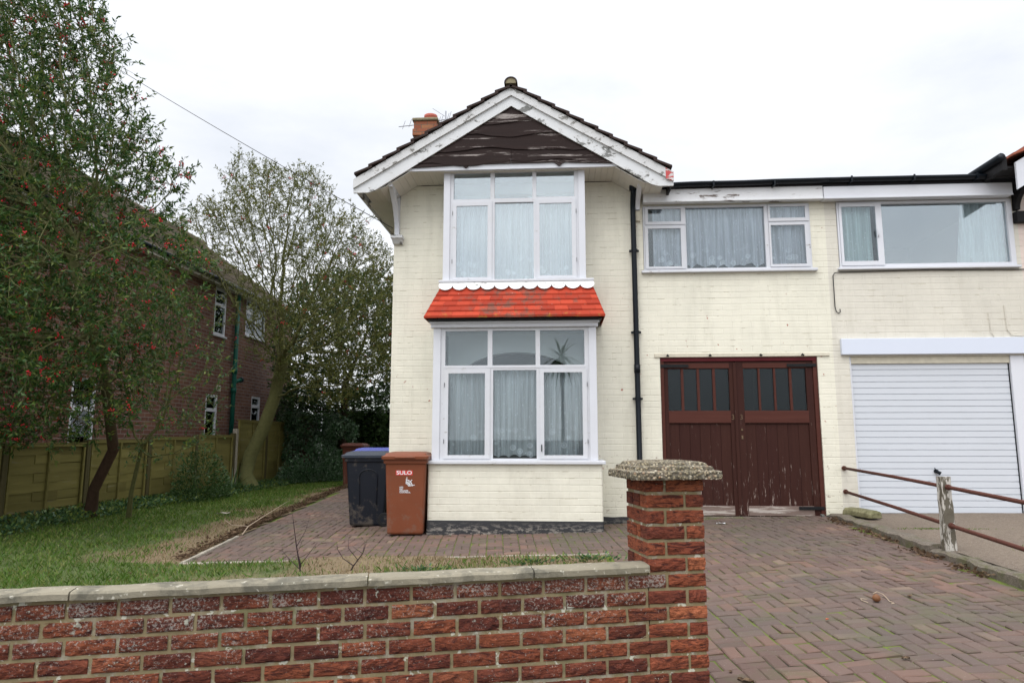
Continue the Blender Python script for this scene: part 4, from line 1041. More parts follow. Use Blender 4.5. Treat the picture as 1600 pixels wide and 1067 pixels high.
# chimney
b = MB(); b.box(-2.56, -2.16, 2.0, 2.45, 4.9, 6.84); b.box(-2.59, -2.13, 1.97, 2.48, 6.84, 6.97); b.box(-2.57, -2.15, 1.99, 2.46, 6.97, 7.12); 
ch_ = b.build('chimney', M['stackbrick'], rL, bevel=.008)
b = MB(); b.box(-2.60, -2.12, 1.96, 2.49, 7.12, 7.18); b.build('chimney_cap', M['cement'], rL, bevel=.02)
b = MB(); P = lambda r_, z: [(-2.31 + r_ * math.cos(2 * math.pi * k / 20), 2.27 + r_ * math.sin(2 * math.pi * k / 20), z) for k in range(20)]
b.loft([P(.105, 7.13), P(.108, 7.27), P(.125, 7.30), P(.125, 7.345), P(.10, 7.345), P(.09, 7.22)], cap=False); b.build('chimney_pot', M['terracotta'], rL, smooth=True)
# --- link range: fascia, gutter, window, garage doors
bx('flat_roof', M['felt'], house, 1.245, 3.86, -.16, 9, 4.975, 5.01, bevel=0)
b = MB(); b.box(1.27, 3.80, -.15, -.02, 4.745, 4.93); b.build('fascia', M['fasciapeel'], house, bevel=.004)
bx('fascia_strip', M['fasciapeel'], house, 1.27, 3.80, -.165, -.151, 4.735, 4.76, bevel=.003)
def gutter(x0, x1, z0, z1, root, name='gutter', y=-.21):
    b = MB(); rings = []; n = 14
    for i in range(n + 1):
        t = i / n; x = x0 + (x1 - x0) * t; z = z0 + (z1 - z0) * t + .008 * mnoise.noise((x * 1.7, 0, 0)); P = []
        for k in range(9): a = math.pi + math.pi * k / 8; P.append((x, y + .058 * math.cos(a), z + .058 * math.sin(a)))
        for k in range(9): a = 2 * math.pi - math.pi * k / 8; P.append((x, y + .052 * math.cos(a), z + .052 * math.sin(a)))
        rings.append(P)
    b.loft(rings); g = b.build(name, M['black_plastic'], root, smooth=True)
    x = x0 + .3
    while x < x1: b = MB(); b.box(x - .012, x + .012, y - .066, y + .06, z0 - .070, z0 - .045); b.box(x - .012, x + .012, y - .07, y - .06, z0 - .06, z0 + .012); x += .85; b.build('gutter_clip', M['black_plastic'], g)
gutter(1.10, 3.86, 4.985, 5.01, house)
bx('roof_edge', M['felt'], house, 1.27, 3.86, -.152, -.02, 4.931, 4.974, bevel=0)
sw = frame_holes('window', M['frame'], house, 1.275, 3.645, 3.765, 4.725, [(1.302, 1.881, 4.442, 4.712), (1.295, 1.873, 3.785, 4.423), (1.888, 3.006, 3.79, 4.694), (3.058, 3.628, 4.460, 4.715), (3.060, 3.620, 3.79, 4.442)], -.012, .05)
casement(sw, M['frame'], M['glass'], (1.304, 1.879, 4.444, 4.710), (1.347, 1.819, 4.489, 4.680), -.026)
casement(sw, M['frame'], M['glass'], (1.297, 1.871, 3.787, 4.421), (1.341, 1.809, 3.820, 4.385), -.026)
casement(sw, M['frame'], M['glass'], (3.060, 3.626, 4.462, 4.713), (3.087, 3.580, 4.510, 4.680), -.026)
casement(sw, M['frame'], M['glass'], (3.062, 3.618, 3.792, 4.440), (3.087, 3.564, 3.830, 4.404), -.026)
pane(M['glass'], sw, 1.88, 3.015, 3.78, 4.70, .02)
bx('window_sill', M['frame'], house, 1.235, 3.70, -.065, .02, 3.722, 3.763, bevel=.006, j=.002)
# garage doors
bx('lintel', M['lintel'], house, 1.38, 3.80, -.018, .02, 2.507, 2.56, bevel=.006, j=.004)
bx('door_frame', M['doorred'], house, 1.462, 3.633, .015, .085, 2.45, 2.504, bevel=.003)
bx('door_frame', M['doorframe'], house, 1.462, 1.515, .02, .085, .30, 2.449, bevel=.003); bx('door_frame', M['doorframe'], house, 3.575, 3.633, .02, .085, .30, 2.449, bevel=.003)
bx('door_step', M['kerb'], house, 1.462, 3.633, -.04, .09, .20, .312, bevel=.006)
def garage_door(x0, x1, lights, rx0, rx1, worn):
    d = frame_holes('garage_door', M['door'], house, x0, x1, .315, 2.445, [(lights[0][0], lights[-1][1], 1.757, 2.345), (rx0, rx1, .45, 1.575)], .035, .085)
    b = MB(); n = 6
    for i in range(n): a = rx0 + (rx1 - rx0) * i / n; c = rx0 + (rx1 - rx0) * (i + 1) / n; b.box(a + .0012, c - .0012, .052, .07, .44, 1.58)
    b.build('boarding', M['door'], d, bevel=.0015)
    for (a, c), (e, f) in zip(lights, lights[1:]): bx('glazing_bar', M['doorframe'], d, c, e, .038, .075, 1.757, 2.345, bevel=.004)
    bx('mid_rail', M['doorframe'], d, rx0 - .005, rx1 + .005, .026, .040, 1.585, 1.752, bevel=.004)
    bx('top_rail', M['doorframe'], d, rx0 - .005, rx1 + .005, .029, .040, 2.350, 2.42, bevel=.004)
    bx('bottom_rail', M['doorrail_worn'], d, rx0 - .005, rx1 + .005, .027, .040, .325, .455, bevel=.004)
    pane(M['glass_dark'], d, lights[0][0] - .01, lights[-1][1] + .01, 1.745, 2.355, .06)
    return d
dl = garage_door(1.520, 2.488, [(1.571, 1.752), (1.789, 1.974), (2.010, 2.191), (2.229, 2.421)], 1.571, 2.421, 0)
dr = garage_door(2.515, 3.570, [(2.617, 2.820), (2.849, 3.034), (3.063, 3.248), (3.284, 3.479)], 2.617, 3.485, 1)
bx('cover_strip', M['door'], dr, 2.475, 2.520, .018, .033, .33, 2.43, bevel=.004)
def strap(d, x0, x1, z, m=M['iron_black']):
    b = MB(); s_ = 1 if x1 > x0 else -1
    b.hexa([(min(x0, x1), .012, z - .022), (max(x0, x1), .012, z - .022), (max(x0, x1), .022, z - .022), (min(x0, x1), .022, z - .022), (min(x0, x1), .012, z + .022), (max(x0, x1), .012, z + .022), (max(x0, x1), .022, z + .022), (min(x0, x1), .022, z + .022)])
    for k in range(4): x = x0 + (x1 - x0) * (k + .5) / 4; b.tube([(x, .006, z), (x, .014, z)], .008, 6)
    b.build('strap_hinge', m, d, bevel=.002)
strap(dl, 1.47, 1.86, 2.385); strap(dr, 3.62, 3.22, 2.385); strap(dr, 3.62, 3.28, .43); strap(dl, 1.47, 1.80, .43)
textmesh('3', .10, 'door_number', M['brass'], dl, (2.452, .033, 1.662), sx=.9); textmesh('3', .10, 'door_number', M['brass'], dr, (2.568, .033, 1.662), sx=.9)
b = MB(); b.tube([(2.567, .034, 1.49), (2.567, .024, 1.49)], .014, 10); b.build('lock', M['brass'], dr); bx('keyhole_plate', M['brass'], dr, 2.555, 2.58, .026, .034, 1.36, 1.41, bevel=.002)
b = MB()
for x in (1.56, 2.15, 2.85, 3.42): b.tube([(x, -.02, 2.525), (x, -.05, 2.535), (x + .02, -.055, 2.515)], .012, 5)
b.build('lintel_hooks', M['iron_black'], house)
# downpipe with hopper joint
b = MB(); b.tube([(1.12, -.21, 4.93), (1.12, -.20, 4.86), (1.125, -.085, 4.76), (1.125, -.075, 4.6), (1.13, -.075, 2.35), (1.135, -.075, .32), (1.135, -.12, .26)], .038, 12)
b.tube([(1.12, -.21, 4.98), (1.12, -.21, 4.90)], .055, 12); b.tube([(1.13, -.075, 2.40), (1.13, -.075, 2.28)], .045, 12); dp = b.build('downpipe', M['black_plastic'], house, smooth=True)
for z in (1.92, 2.86, 4.05): b = MB(); b.tube([(1.13, -.075, z - .02), (1.13, -.075, z + .02)], .047, 12); b.box(1.06, 1.20, -.06, -.03, z - .015, z + .015); b.build('pipe_clip', M['black_plastic'], dp)
adopt(house, before)
# curtains
curtain('net_curtain', m_lace('net_lower', 1.12, 2.28, (.80, .84, .86), .80), 'white flowered net curtain in the ground floor bay window', -1.52, .41, 1.12, 2.33, -.50, .034, 19, .03, seed=2)
curtain('net_curtain', m_lace('net_upper', 3.56, 4.70, (.80, .85, .87), .88), 'pale net curtain in the upstairs bay window under the gable', -1.50, .33, 3.56, 4.76, -.31, .030, 18, .02, seed=4)
curtain('net_curtain', m_lace('net_small', 3.80, 4.70, (.80, .81, .88), .82), 'flower edged net curtain in the window above the maroon garage doors', 1.42, 3.62, 3.815, 4.72, .085, .026, 17, .045, seed=6)
# aerial
ae = thing('tv_aerial', 'thin metal television aerial on the chimney', 'aerial', (-2.05, 2.4, 6.5)); b = MB(); o0 = Vector((-2.05, 2.4, 6.5))
def rel(pts): return [tuple(Vector(p) - o0) for p in pts]
b.tube(rel([(-2.05, 2.4, 6.3), (-2.05, 2.4, 7.50)]), .014, 6); b.build('mast', M['alu'], ae); b = MB()
b.tube(rel([(-2.90, 2.2, 7.12), (-2.0, 2.45, 7.32)]), .008, 5); b.tube(rel([(-2.28, 2.4, 7.30), (-1.93, 2.4, 7.35)]), .009, 5)
for k, x in enumerate((-2.82, -2.7, -2.15, -2.1, -1.99, -1.95)): b.tube(rel([(x - .03, 2.3, 7.19 + .16 * (k / 5) - .07), (x + .02, 2.3, 7.19 + .16 * (k / 5) + .09)]), .005, 4)
b.tube(rel([(-2.3, 2.4, 7.56), (-2.04, 2.4, 7.38)]), .005, 4); b.build('antenna', M['alu'], ae)

# ---------------------------------------------------------------- adjoining house
adj = thing('adjoining_house', 'beige painted house at the right with a white up-and-over garage door and a dark eave', 'house', (5, 0, .3)); before = set(bpy.data.objects)
b = MB(); wall_holes(b, 3.86, 6.50, -.1, 4.96, [(4.02, 6.43, 3.76, 4.73), (4.07, 6.40, .33, 2.50)], 0, .11)
b.build('wall', M['beige'], adj)
b = MB(); wall_holes(b, 6.50, 10.1, -.1, 5.2, [(7.3, 9.2, 1.05, 2.86), (7.3, 9.2, 3.55, 5.1)], 0, .1); b.face([(10.1, 0, -.1), (10.1, 9, -.1), (10.1, 9, 5.2), (10.1, 0, 5.2)]); b.face([(3.86, 9, -.1), (3.86, 9, 5.2), (10.1, 9, 5.2), (10.1, 9, -.1)]); b.build('gable_wall', M['pinkwall'], adj)
bx('flat_roof', M['felt'], adj, 3.861, 6.5, -.16, 9, 4.975, 5.01, bevel=0)
bx('roof_edge', M['felt'], adj, 3.861, 6.45, -.152, -.02, 4.911, 4.974, bevel=0)
bx('fascia', M['upvc'], adj, 3.805, 6.37, -.17, -.02, 4.735, 4.91, bevel=.004); bx('fascia_strip', M['upvc'], adj, 3.805, 6.37, -.18, -.171, 4.728, 4.75, bevel=.002)
gutter(3.861, 6.5, 5.01, 5.005, adj)
w = frame_holes('window', M['upvc'], adj, 4.025, 6.425, 3.765, 4.725, [(4.048, 4.636, 3.788, 4.706), (4.604 + .04, 6.359, 3.81, 4.690)], -.02, .05)
casement(w, M['upvc'], M['glass'], (4.050, 4.634, 3.790, 4.704), (4.085, 4.555, 3.852, 4.652), -.035)
b = MB(); b.tube([(4.57, -.04, 4.2), (4.56, -.07, 4.22), (4.555, -.07, 4.30)], .010, 6); b.build('handle', M['upvc'], w)
pane(M['glass_up'], w, 4.635, 6.37, 3.80, 4.70, .02)
bx('window_sill', M['upvc'], adj, 3.99, 6.46, -.06, .02, 3.728, 3.763, bevel=.006)
bx('lintel', M['beam_white'], adj, 3.955, 6.60, -.06, .0, 2.52, 2.745, bevel=.006)
bx('door_frame', M['upvc'], adj, 6.22, 6.398, .0, .10, .35, 2.498, bevel=.004); bx('door_frame', M['upvc'], adj, 4.072, 4.10, .02, .10, .35, 2.498, bevel=.004); bx('door_head', M['lintel'], adj, 4.10, 6.22, .02, .10, 2.40, 2.498, bevel=.004)
b = MB(); n = 24; z0, z1 = .365, 2.398; ph = (z1 - z0) / n; P = [(.095, z0)]
for i in range(n):
    z = z0 + i * ph; P += [(.062, z + .001), (.062, z + .006), (.050, z + .009), (.050, z + ph - .001)]
P += [(.095, z1)]
rings = [[(x, y, z) for y, z in P] for x in (4.11, 6.205)]
b.loft(rings); gd = b.build('garage_door', M['garage_white'], adj)
bx('side_channel', M['black_plastic'], adj, 6.207, 6.219, .045, .095, .36, 2.40, bevel=0)
b = MB(); b.tube([(5.13, .05, .93), (5.13, .02, .93)], .026, 12); b.tube([(5.115, .012, .935), (5.165, .0, .90)], [.018, .026], 8); b.tube([(5.115, .02, .94), (5.105, .018, .975)], .007, 5); b.build('handle', M['black_plastic'], gd)
b = MB()
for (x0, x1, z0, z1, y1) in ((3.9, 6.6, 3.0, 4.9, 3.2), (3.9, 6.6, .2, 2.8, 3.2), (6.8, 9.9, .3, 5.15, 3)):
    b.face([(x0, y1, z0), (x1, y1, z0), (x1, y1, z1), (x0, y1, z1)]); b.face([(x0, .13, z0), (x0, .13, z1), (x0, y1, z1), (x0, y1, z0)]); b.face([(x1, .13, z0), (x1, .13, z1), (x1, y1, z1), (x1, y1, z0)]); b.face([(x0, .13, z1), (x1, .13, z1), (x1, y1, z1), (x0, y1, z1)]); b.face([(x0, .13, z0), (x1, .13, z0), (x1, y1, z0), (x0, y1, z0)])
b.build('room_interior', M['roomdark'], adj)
for z in (1.05, 3.55):
    ww = frame_holes('bay_window', M['upvc'], adj, 7.25, 9.25, z, z + 1.6, [(7.35, 7.95, z + .1, z + 1.5), (8.05, 8.5, z + .1, z + 1.5), (8.6, 9.15, z + .1, z + 1.5)], -.45, -.38); pane(M['glass'], ww, 7.3, 9.2, z + .05, z + 1.55, -.42)
    bx('bay_cheek', M['upvc'], adj, 7.25, 7.27, -.38, 0, z, z + 1.6, bevel=0); bx('bay_cheek', M['upvc'], adj, 9.23, 9.25, -.38, 0, z, z + 1.6, bevel=0); bx('bay_base', M['pinkwall'], adj, 7.2, 9.3, -.5, 0, z - (.95 if z < 2 else .5), z - .001, bevel=.01)
APR = 8.313
def mirror_barge(y0, y1, lo, hi, name, m, xe):
    b = MB(); rings = []
    for i in range(11):
        x = APR + (xe - APR) * i / 10; rings.append([(x, y0, lo(x)), (x, y1, lo(x)), (x, y1, hi(x)), (x, y0, hi(x))])
    b.loft(rings); b.build(name, m, adj)
for s_ in (-1, 1):
    xe = APR + s_ * 2.16
    mirror_barge(GY - .045, GY - .01, lambda x: max(6.0 - .622 * abs(x - APR), 4.63), lambda x: 6.30 - .588 * abs(x - APR), 'bargeboard', M['white'], xe)
    roof_side(s_, adj, APR, plain('orange_roof_tile', (.30, .085, .045), .8, .25, 6, .4, 30), zr=6.42)
b = MB(); b.prism([(6.35, 4.95), (10.3, 4.95), (APR, 6.1)], GY + .03, GY + .06); b.build('gable_cladding', M['blacktimber'], adj)
bx('eaves_soffit', M['blacktimber'], adj, 6.02, 6.60, GY + .02, 9, 4.97, 5.0, bevel=0)
bx('eaves_box', M['blacktimber'], adj, 5.99, 6.06, GY - .02, 9, 4.93, 5.12, bevel=.004)
b = MB(); b.tube([(5.97, GY - .06, 5.10), (5.97, 9, 5.10)], .055, 10); b.build('gutter', M['black_plastic'], adj, smooth=True)
bracket(6.48, M['blacktimber'], adj, 5.0, 4.55); bx('timber_beam', M['blacktimber'], adj, 6.44, 10.1, -.10, -.001, 4.36, 4.52, bevel=.006)
# loose cables on the wall
b = MB(); b.tube([(6.6, -.02, 3.70), (5.2, -.02, 3.712), (4.02, -.02, 3.70), (3.94, -.02, 3.69), (3.915, -.02, 3.65), (3.915, -.02, 3.2), (3.93, -.02, 3.13), (3.96, -.02, 3.11), (3.985, -.02, 3.13), (3.98, -.02, 3.17)], .0065, 6); b.build('cable', M['cable'], adj, smooth=True)
b = MB(); b.tube([(5.98, -.012, 3.10), (5.99, -.012, 2.82), (6.03, -.012, 2.76)], .005, 5); b.tube([(6.20, -.012, 3.20), (6.21, -.012, 2.86), (6.26, -.012, 2.78), (6.5, -.012, 2.77)], .006, 5); b.build('wall_cable', M['beige'], adj)
adopt(adj, before)
tcm = m_lace('plain_drape', 0, .01, (.72, .83, .82), .98)
curtain('curtain', tcm, 'pale mint curtain behind the small casement of the right-hand window', 4.04, 4.55, 3.78, 4.72, .10, .022, 7, seed=8)
curtain('curtain', tcm, 'pale mint curtain tied back at the right end of the big window', 5.82, 6.38, 3.78, 4.72, .12, .022, 8, seed=9, gather=lambda s_, t: (1 - s_) * .18 * t * 0 - (1 - s_) * .12 * t)
# bundled items on the windowsill
b = MB(); 
for (x, z, r_) in ((5.62, 3.80, .05), (5.72, 3.80, .045), (5.80, 3.79, .05), (5.55, 3.83, .02)):
    b.loft([[(x + r_ * 1.4 * s_ * math.cos(2 * math.pi * k / 10), .16 + r_ * s_ * math.sin(2 * math.pi * k / 10), z + dz * r_) for k in range(10)] for s_, dz in ((.3, -.9), (.9, -.5), (1, .1), (.7, .7), (.2, .95))])
o = b.build('folded_cloth', plain('pale_cloth', (.6, .5, .5), .9, .3, 12, .2), None, smooth=True); tag(o, 'crumpled pale cloth on the sill inside the big right-hand window', 'cloth')

# ---------------------------------------------------------------- neighbouring brick house (left)
nb = thing('brick_house', 'dark red brick house side behind the fence at the left', 'house', (-9, 6, 0)); before = set(bpy.data.objects)
NX = -9.0
def sidewall(b, y0, y1, z0, z1, holes, x, depth=.1):
    ys = sorted({y0, y1, *[h[0] for h in holes], *[h[1] for h in holes]}); zs = sorted({z0, z1, *[h[2] for h in holes], *[h[3] for h in holes]})
    for a, c in zip(ys, ys[1:]):
        for d, e in zip(zs, zs[1:]):
            if any(h[0] < (a + c) / 2 < h[1] and h[2] < (d + e) / 2 < h[3] for h in holes): continue
            b.face([(x, a, d), (x, c, d), (x, c, e), (x, a, e)])
    for a, c, d, e in holes:
        b.face([(x, a, d), (x, a, e), (x - depth, a, e), (x - depth, a, d)]); b.face([(x, c, e), (x, c, d), (x - depth, c, d), (x - depth, c, e)]); b.face([(x, a, e), (x, c, e), (x - depth, c, e), (x - depth, a, e)]); b.face([(x, c, d), (x, a, d), (x - depth, a, d), (x - depth, c, d)])
nw = [(7.60, 8.25, 4.10, 5.38), (9.45, 10.8, 4.35, 5.42), (2.45, 3.15, .9, 2.52), (7.42, 8.05, 1.40, 2.52), (10.1, 10.72, 1.80, 2.62)]
b = MB(); sidewall(b, -1.5, 13.0, -.1, 5.62, nw, NX); b.face([(NX, -1.5, -.1), (-16, -1.5, -.1), (-16, -1.5, 5.62), (NX, -1.5, 5.62)]); b.face([(NX, -1.5, 5.62), (-16, -1.5, 5.62), (-12.5, -1.5, 8.2)]); b.face([(NX, 13, -.1), (-16, 13, -.1), (-16, 13, 5.62), (NX, 13, 5.62)]); b.face([(NX, 13, 5.62), (-16, 13, 5.62), (-12.5, 13, 8.2)]); b.face([(-16, -1.5, -.1), (-16, 13, -.1), (-16, 13, 5.62), (-16, -1.5, 5.62)])
b.build('wall', M['nbrick'], nb)
b = MB(); b.box(-13, NX - .0, 13.01, 14.3, -.1, 2.35); b.box(-13, NX + .02, 13.01, 14.32, 2.36, 2.42); b.build('rear_wall', M['nbrick'], nb)
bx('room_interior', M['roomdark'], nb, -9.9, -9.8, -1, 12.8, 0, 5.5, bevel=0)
for (a, c, d, e) in nw:
    b = MB(); t = .07; x0, x1 = NX - .06, NX - .01
    b.box(x0, x1, a, a + t, d, e); b.box(x0, x1, c - t, c, d, e); b.box(x0, x1, a + t, c - t, d, d + t); b.box(x0, x1, a + t, c - t, e - t, e)
    zz = e - (e - d) * .36
    if c - a > 1: b.box(x0, x1, (a + c) / 2 - .04, (a + c) / 2 + .04, d + t, e - t)
    b.box(x0, x1 + .008, a + t, c - t if c - a <= 1 else (a + c) / 2 - .04, zz - .045, zz + .045)
    wf = b.build('window', M['upvc'], nb, bevel=.004); b = MB(); b.box(NX - .045, NX - .04, a + t - .01, c - t + .01, d + t - .01, e - t + .01); b.build('pane', M['glass'], wf)
    bx('window_sill', M['upvc'], wf, NX - .05, NX + .05, a - .03, c + .03, d - .045, d - .001, bevel=.005)
b = MB(); rr = random.Random(4); nC = 20
for s_ in (1, -1):
    for k in range(nC):
        xa = -8.75 - (3.75 / nC) * k + .0; xc = xa - 3.75 / nC - .03; za = 5.50 + (2.72 / nC) * k; zc = za + 2.72 / nC + .02
        if s_ < 0: xa = -25 - xa; xc = -25 - xc
        yy = -1.9
        while yy < 13.3:
            j = rr.uniform(-.008, .008); q = [(xc, yy, zc - .02), (xa, yy, za + .03 + j), (xa, yy + .33, za + .03 + j), (xc, yy + .33, zc - .02)]
            if s_ < 0: q = q[::-1]
            b.hexa([(p[0], p[1], p[2] - .035) for p in q] + q); yy += .333
nroof = b.build('roof', M['tile_n'], nb)
b = MB(); b.tube([(-12.5, -1.9, 8.22), (-12.5, 13.3, 8.22)], .12, 10); b.build('ridge', M['tile_n'], nroof, smooth=True)
bx('fascia', M['soffit'], nb, -8.80, -8.77, -1.9, 13.3, 5.36, 5.52, bevel=.003); bx('soffit', M['soffit'], nb, -9.0 + .002, -8.80, -1.9, 13.3, 5.38, 5.40, bevel=0)
b = MB(); b.tube([(-8.71, -1.9, 5.47), (-8.71, 13.3, 5.47)], .055, 8); b.build('gutter', M['black_plastic'], nb, smooth=True)
b = MB(); b.tube([(-8.90, 8.72, 5.35), (-8.90, 8.72, .1)], .060, 12); b.tube([(-8.90, 8.72, 3.3), (-8.90, 8.72, 3.15)], .075, 12); b.tube([(-8.90, 8.72, 2.75), (-8.90, 8.72, 2.62)], .078, 12); b.tube([(-8.90, 8.78, 2.92), (-8.88, 9.0, 3.0), (-8.88, 9.08, 3.0)], .055, 10)
sp = b.build('soil_pipe', M['greenpipe'], nb, smooth=True)
b = MB(); b.tube([(-8.88, 9.06, 3.0), (-8.88, 9.14, 3.02)], .075, 10); b.build('pipe_end', M['black_plastic'], nb)
bx('air_vent', M['lintel'], nb, NX - .01, NX + .03, 7.95, 8.13, 2.62, 2.78, bevel=.005)
adopt(nb, before)

# ---------------------------------------------------------------- fence
fence = thing('panel_fence', 'low green stained woven panel fence along the left side of the lawn', 'fence', (-8.1, 3, .05)); before = set(bpy.data.objects)
FX = -8.12
posts = [-1.9, -.08, 1.74, 3.56, 5.38, 7.2]
def fpanel(y0, y1, z0, z1, m=M['fence']):
    b = MB(); n = 8; rh = (z1 - z0 - .07) / n
    for i in range(n):
        z = z0 + .04 + i * rh; yy = y0 + .03
        segs = 2 if i % 2 else 3; L = (y1 - y0 - .06) / segs
        for k in range(segs):
            dx = .006 * (1 if (i + k) % 2 else -1); b.box(FX - .008 + dx, FX + .008 + dx, yy + L * k + .002, yy + L * (k + 1) - .002, z + .003, z + rh + .012 + rnd.uniform(-.006, .006))
    p = b.build('fence_panel', m, fence)
    b = MB(); b.box(FX + .018, FX + .045, y0 + .03, y1 - .03, z1 - .045, z1); b.box(FX - .045, FX + .05, y0 + .02, y1 - .02, z1 + .001, z1 + .02); b.box(FX + .018, FX + .045, y0 + .03, y1 - .03, z0, z0 + .045)
    for y in (y0 + .05, (y0 + y1) / 2, y1 - .05): b.box(FX + .02, FX + .048, y - .02, y + .02, z0 + .046, z1 - .046)
    b.build('batten', m, p, bevel=.002)
for i, (a, c) in enumerate(zip(posts, posts[1:])):
    t0 = 1.26 + .19 * max(0, (a + c) / 2) / 6.5; fpanel(a + .05, c - .05, .07, t0)
for i, y in enumerate(posts): bx('fence_post', M['fencepost'], fence, FX - .045, FX + .055, y - .048, y + .048, -.1, 1.30 + .19 * max(0, y) / 6.5, bevel=.004)
bx('concrete_post', M['edging'], fence, FX - .05, FX + .06, 7.27, 7.38, -.1, 1.62, bevel=.006)
adopt(fence, before)
fence = thing('panel_fence', 'taller dark fence panels beyond the green pipe, behind the bent trunk', 'fence', (-8.12, 9, .05)); before = set(bpy.data.objects)
fpanel(7.42, 9.1, .07, 1.84); fpanel(9.22, 10.9, .07, 1.84)
for y in (9.16, 10.95): bx('fence_post', M['fencepost'], fence, FX - .045, FX + .055, y - .048, y + .048, -.1, 1.9, bevel=.004)
adopt(fence, before)
tag(bx('capped_wall', M['nbrick'], None, -8.2, -7.45, 11.2, 11.4, 0, 1.93, bevel=.003), 'short brick wall with pale cap stone half covered by ivy', 'wall')
cw = bpy.data.objects['capped_wall']; bx('cap_stone', M['lintel'], cw, -8.25, -7.42, 11.15, 11.45, 1.932, 2.0, bevel=.006)
# shed at the end of the side path
sh = thing('shed', 'dark green shed with a pale roof at the end of the side path', 'shed', (-5, 13, .3)); before = set(bpy.data.objects)
b = MB()
for i in range(28): x = -7.6 + i * .14; b.box(x + .003, x + .137, 12.4, 12.43, .1, 2.22)
b.box(-7.6, -3.68, 12.44, 15, .1, 2.2); b.build('wall', M['shedwood'], sh)
b = MB(); b.hexa([(-7.8, 12.2, 2.20), (-3.5, 12.2, 2.24), (-3.5, 15.2, 2.7), (-7.8, 15.2, 2.7), (-7.8, 12.2, 2.26), (-3.5, 12.2, 2.30), (-3.5, 15.2, 2.76), (-7.8, 15.2, 2.76)]); b.build('roof', M['shedroof'], sh); adopt(sh, before)

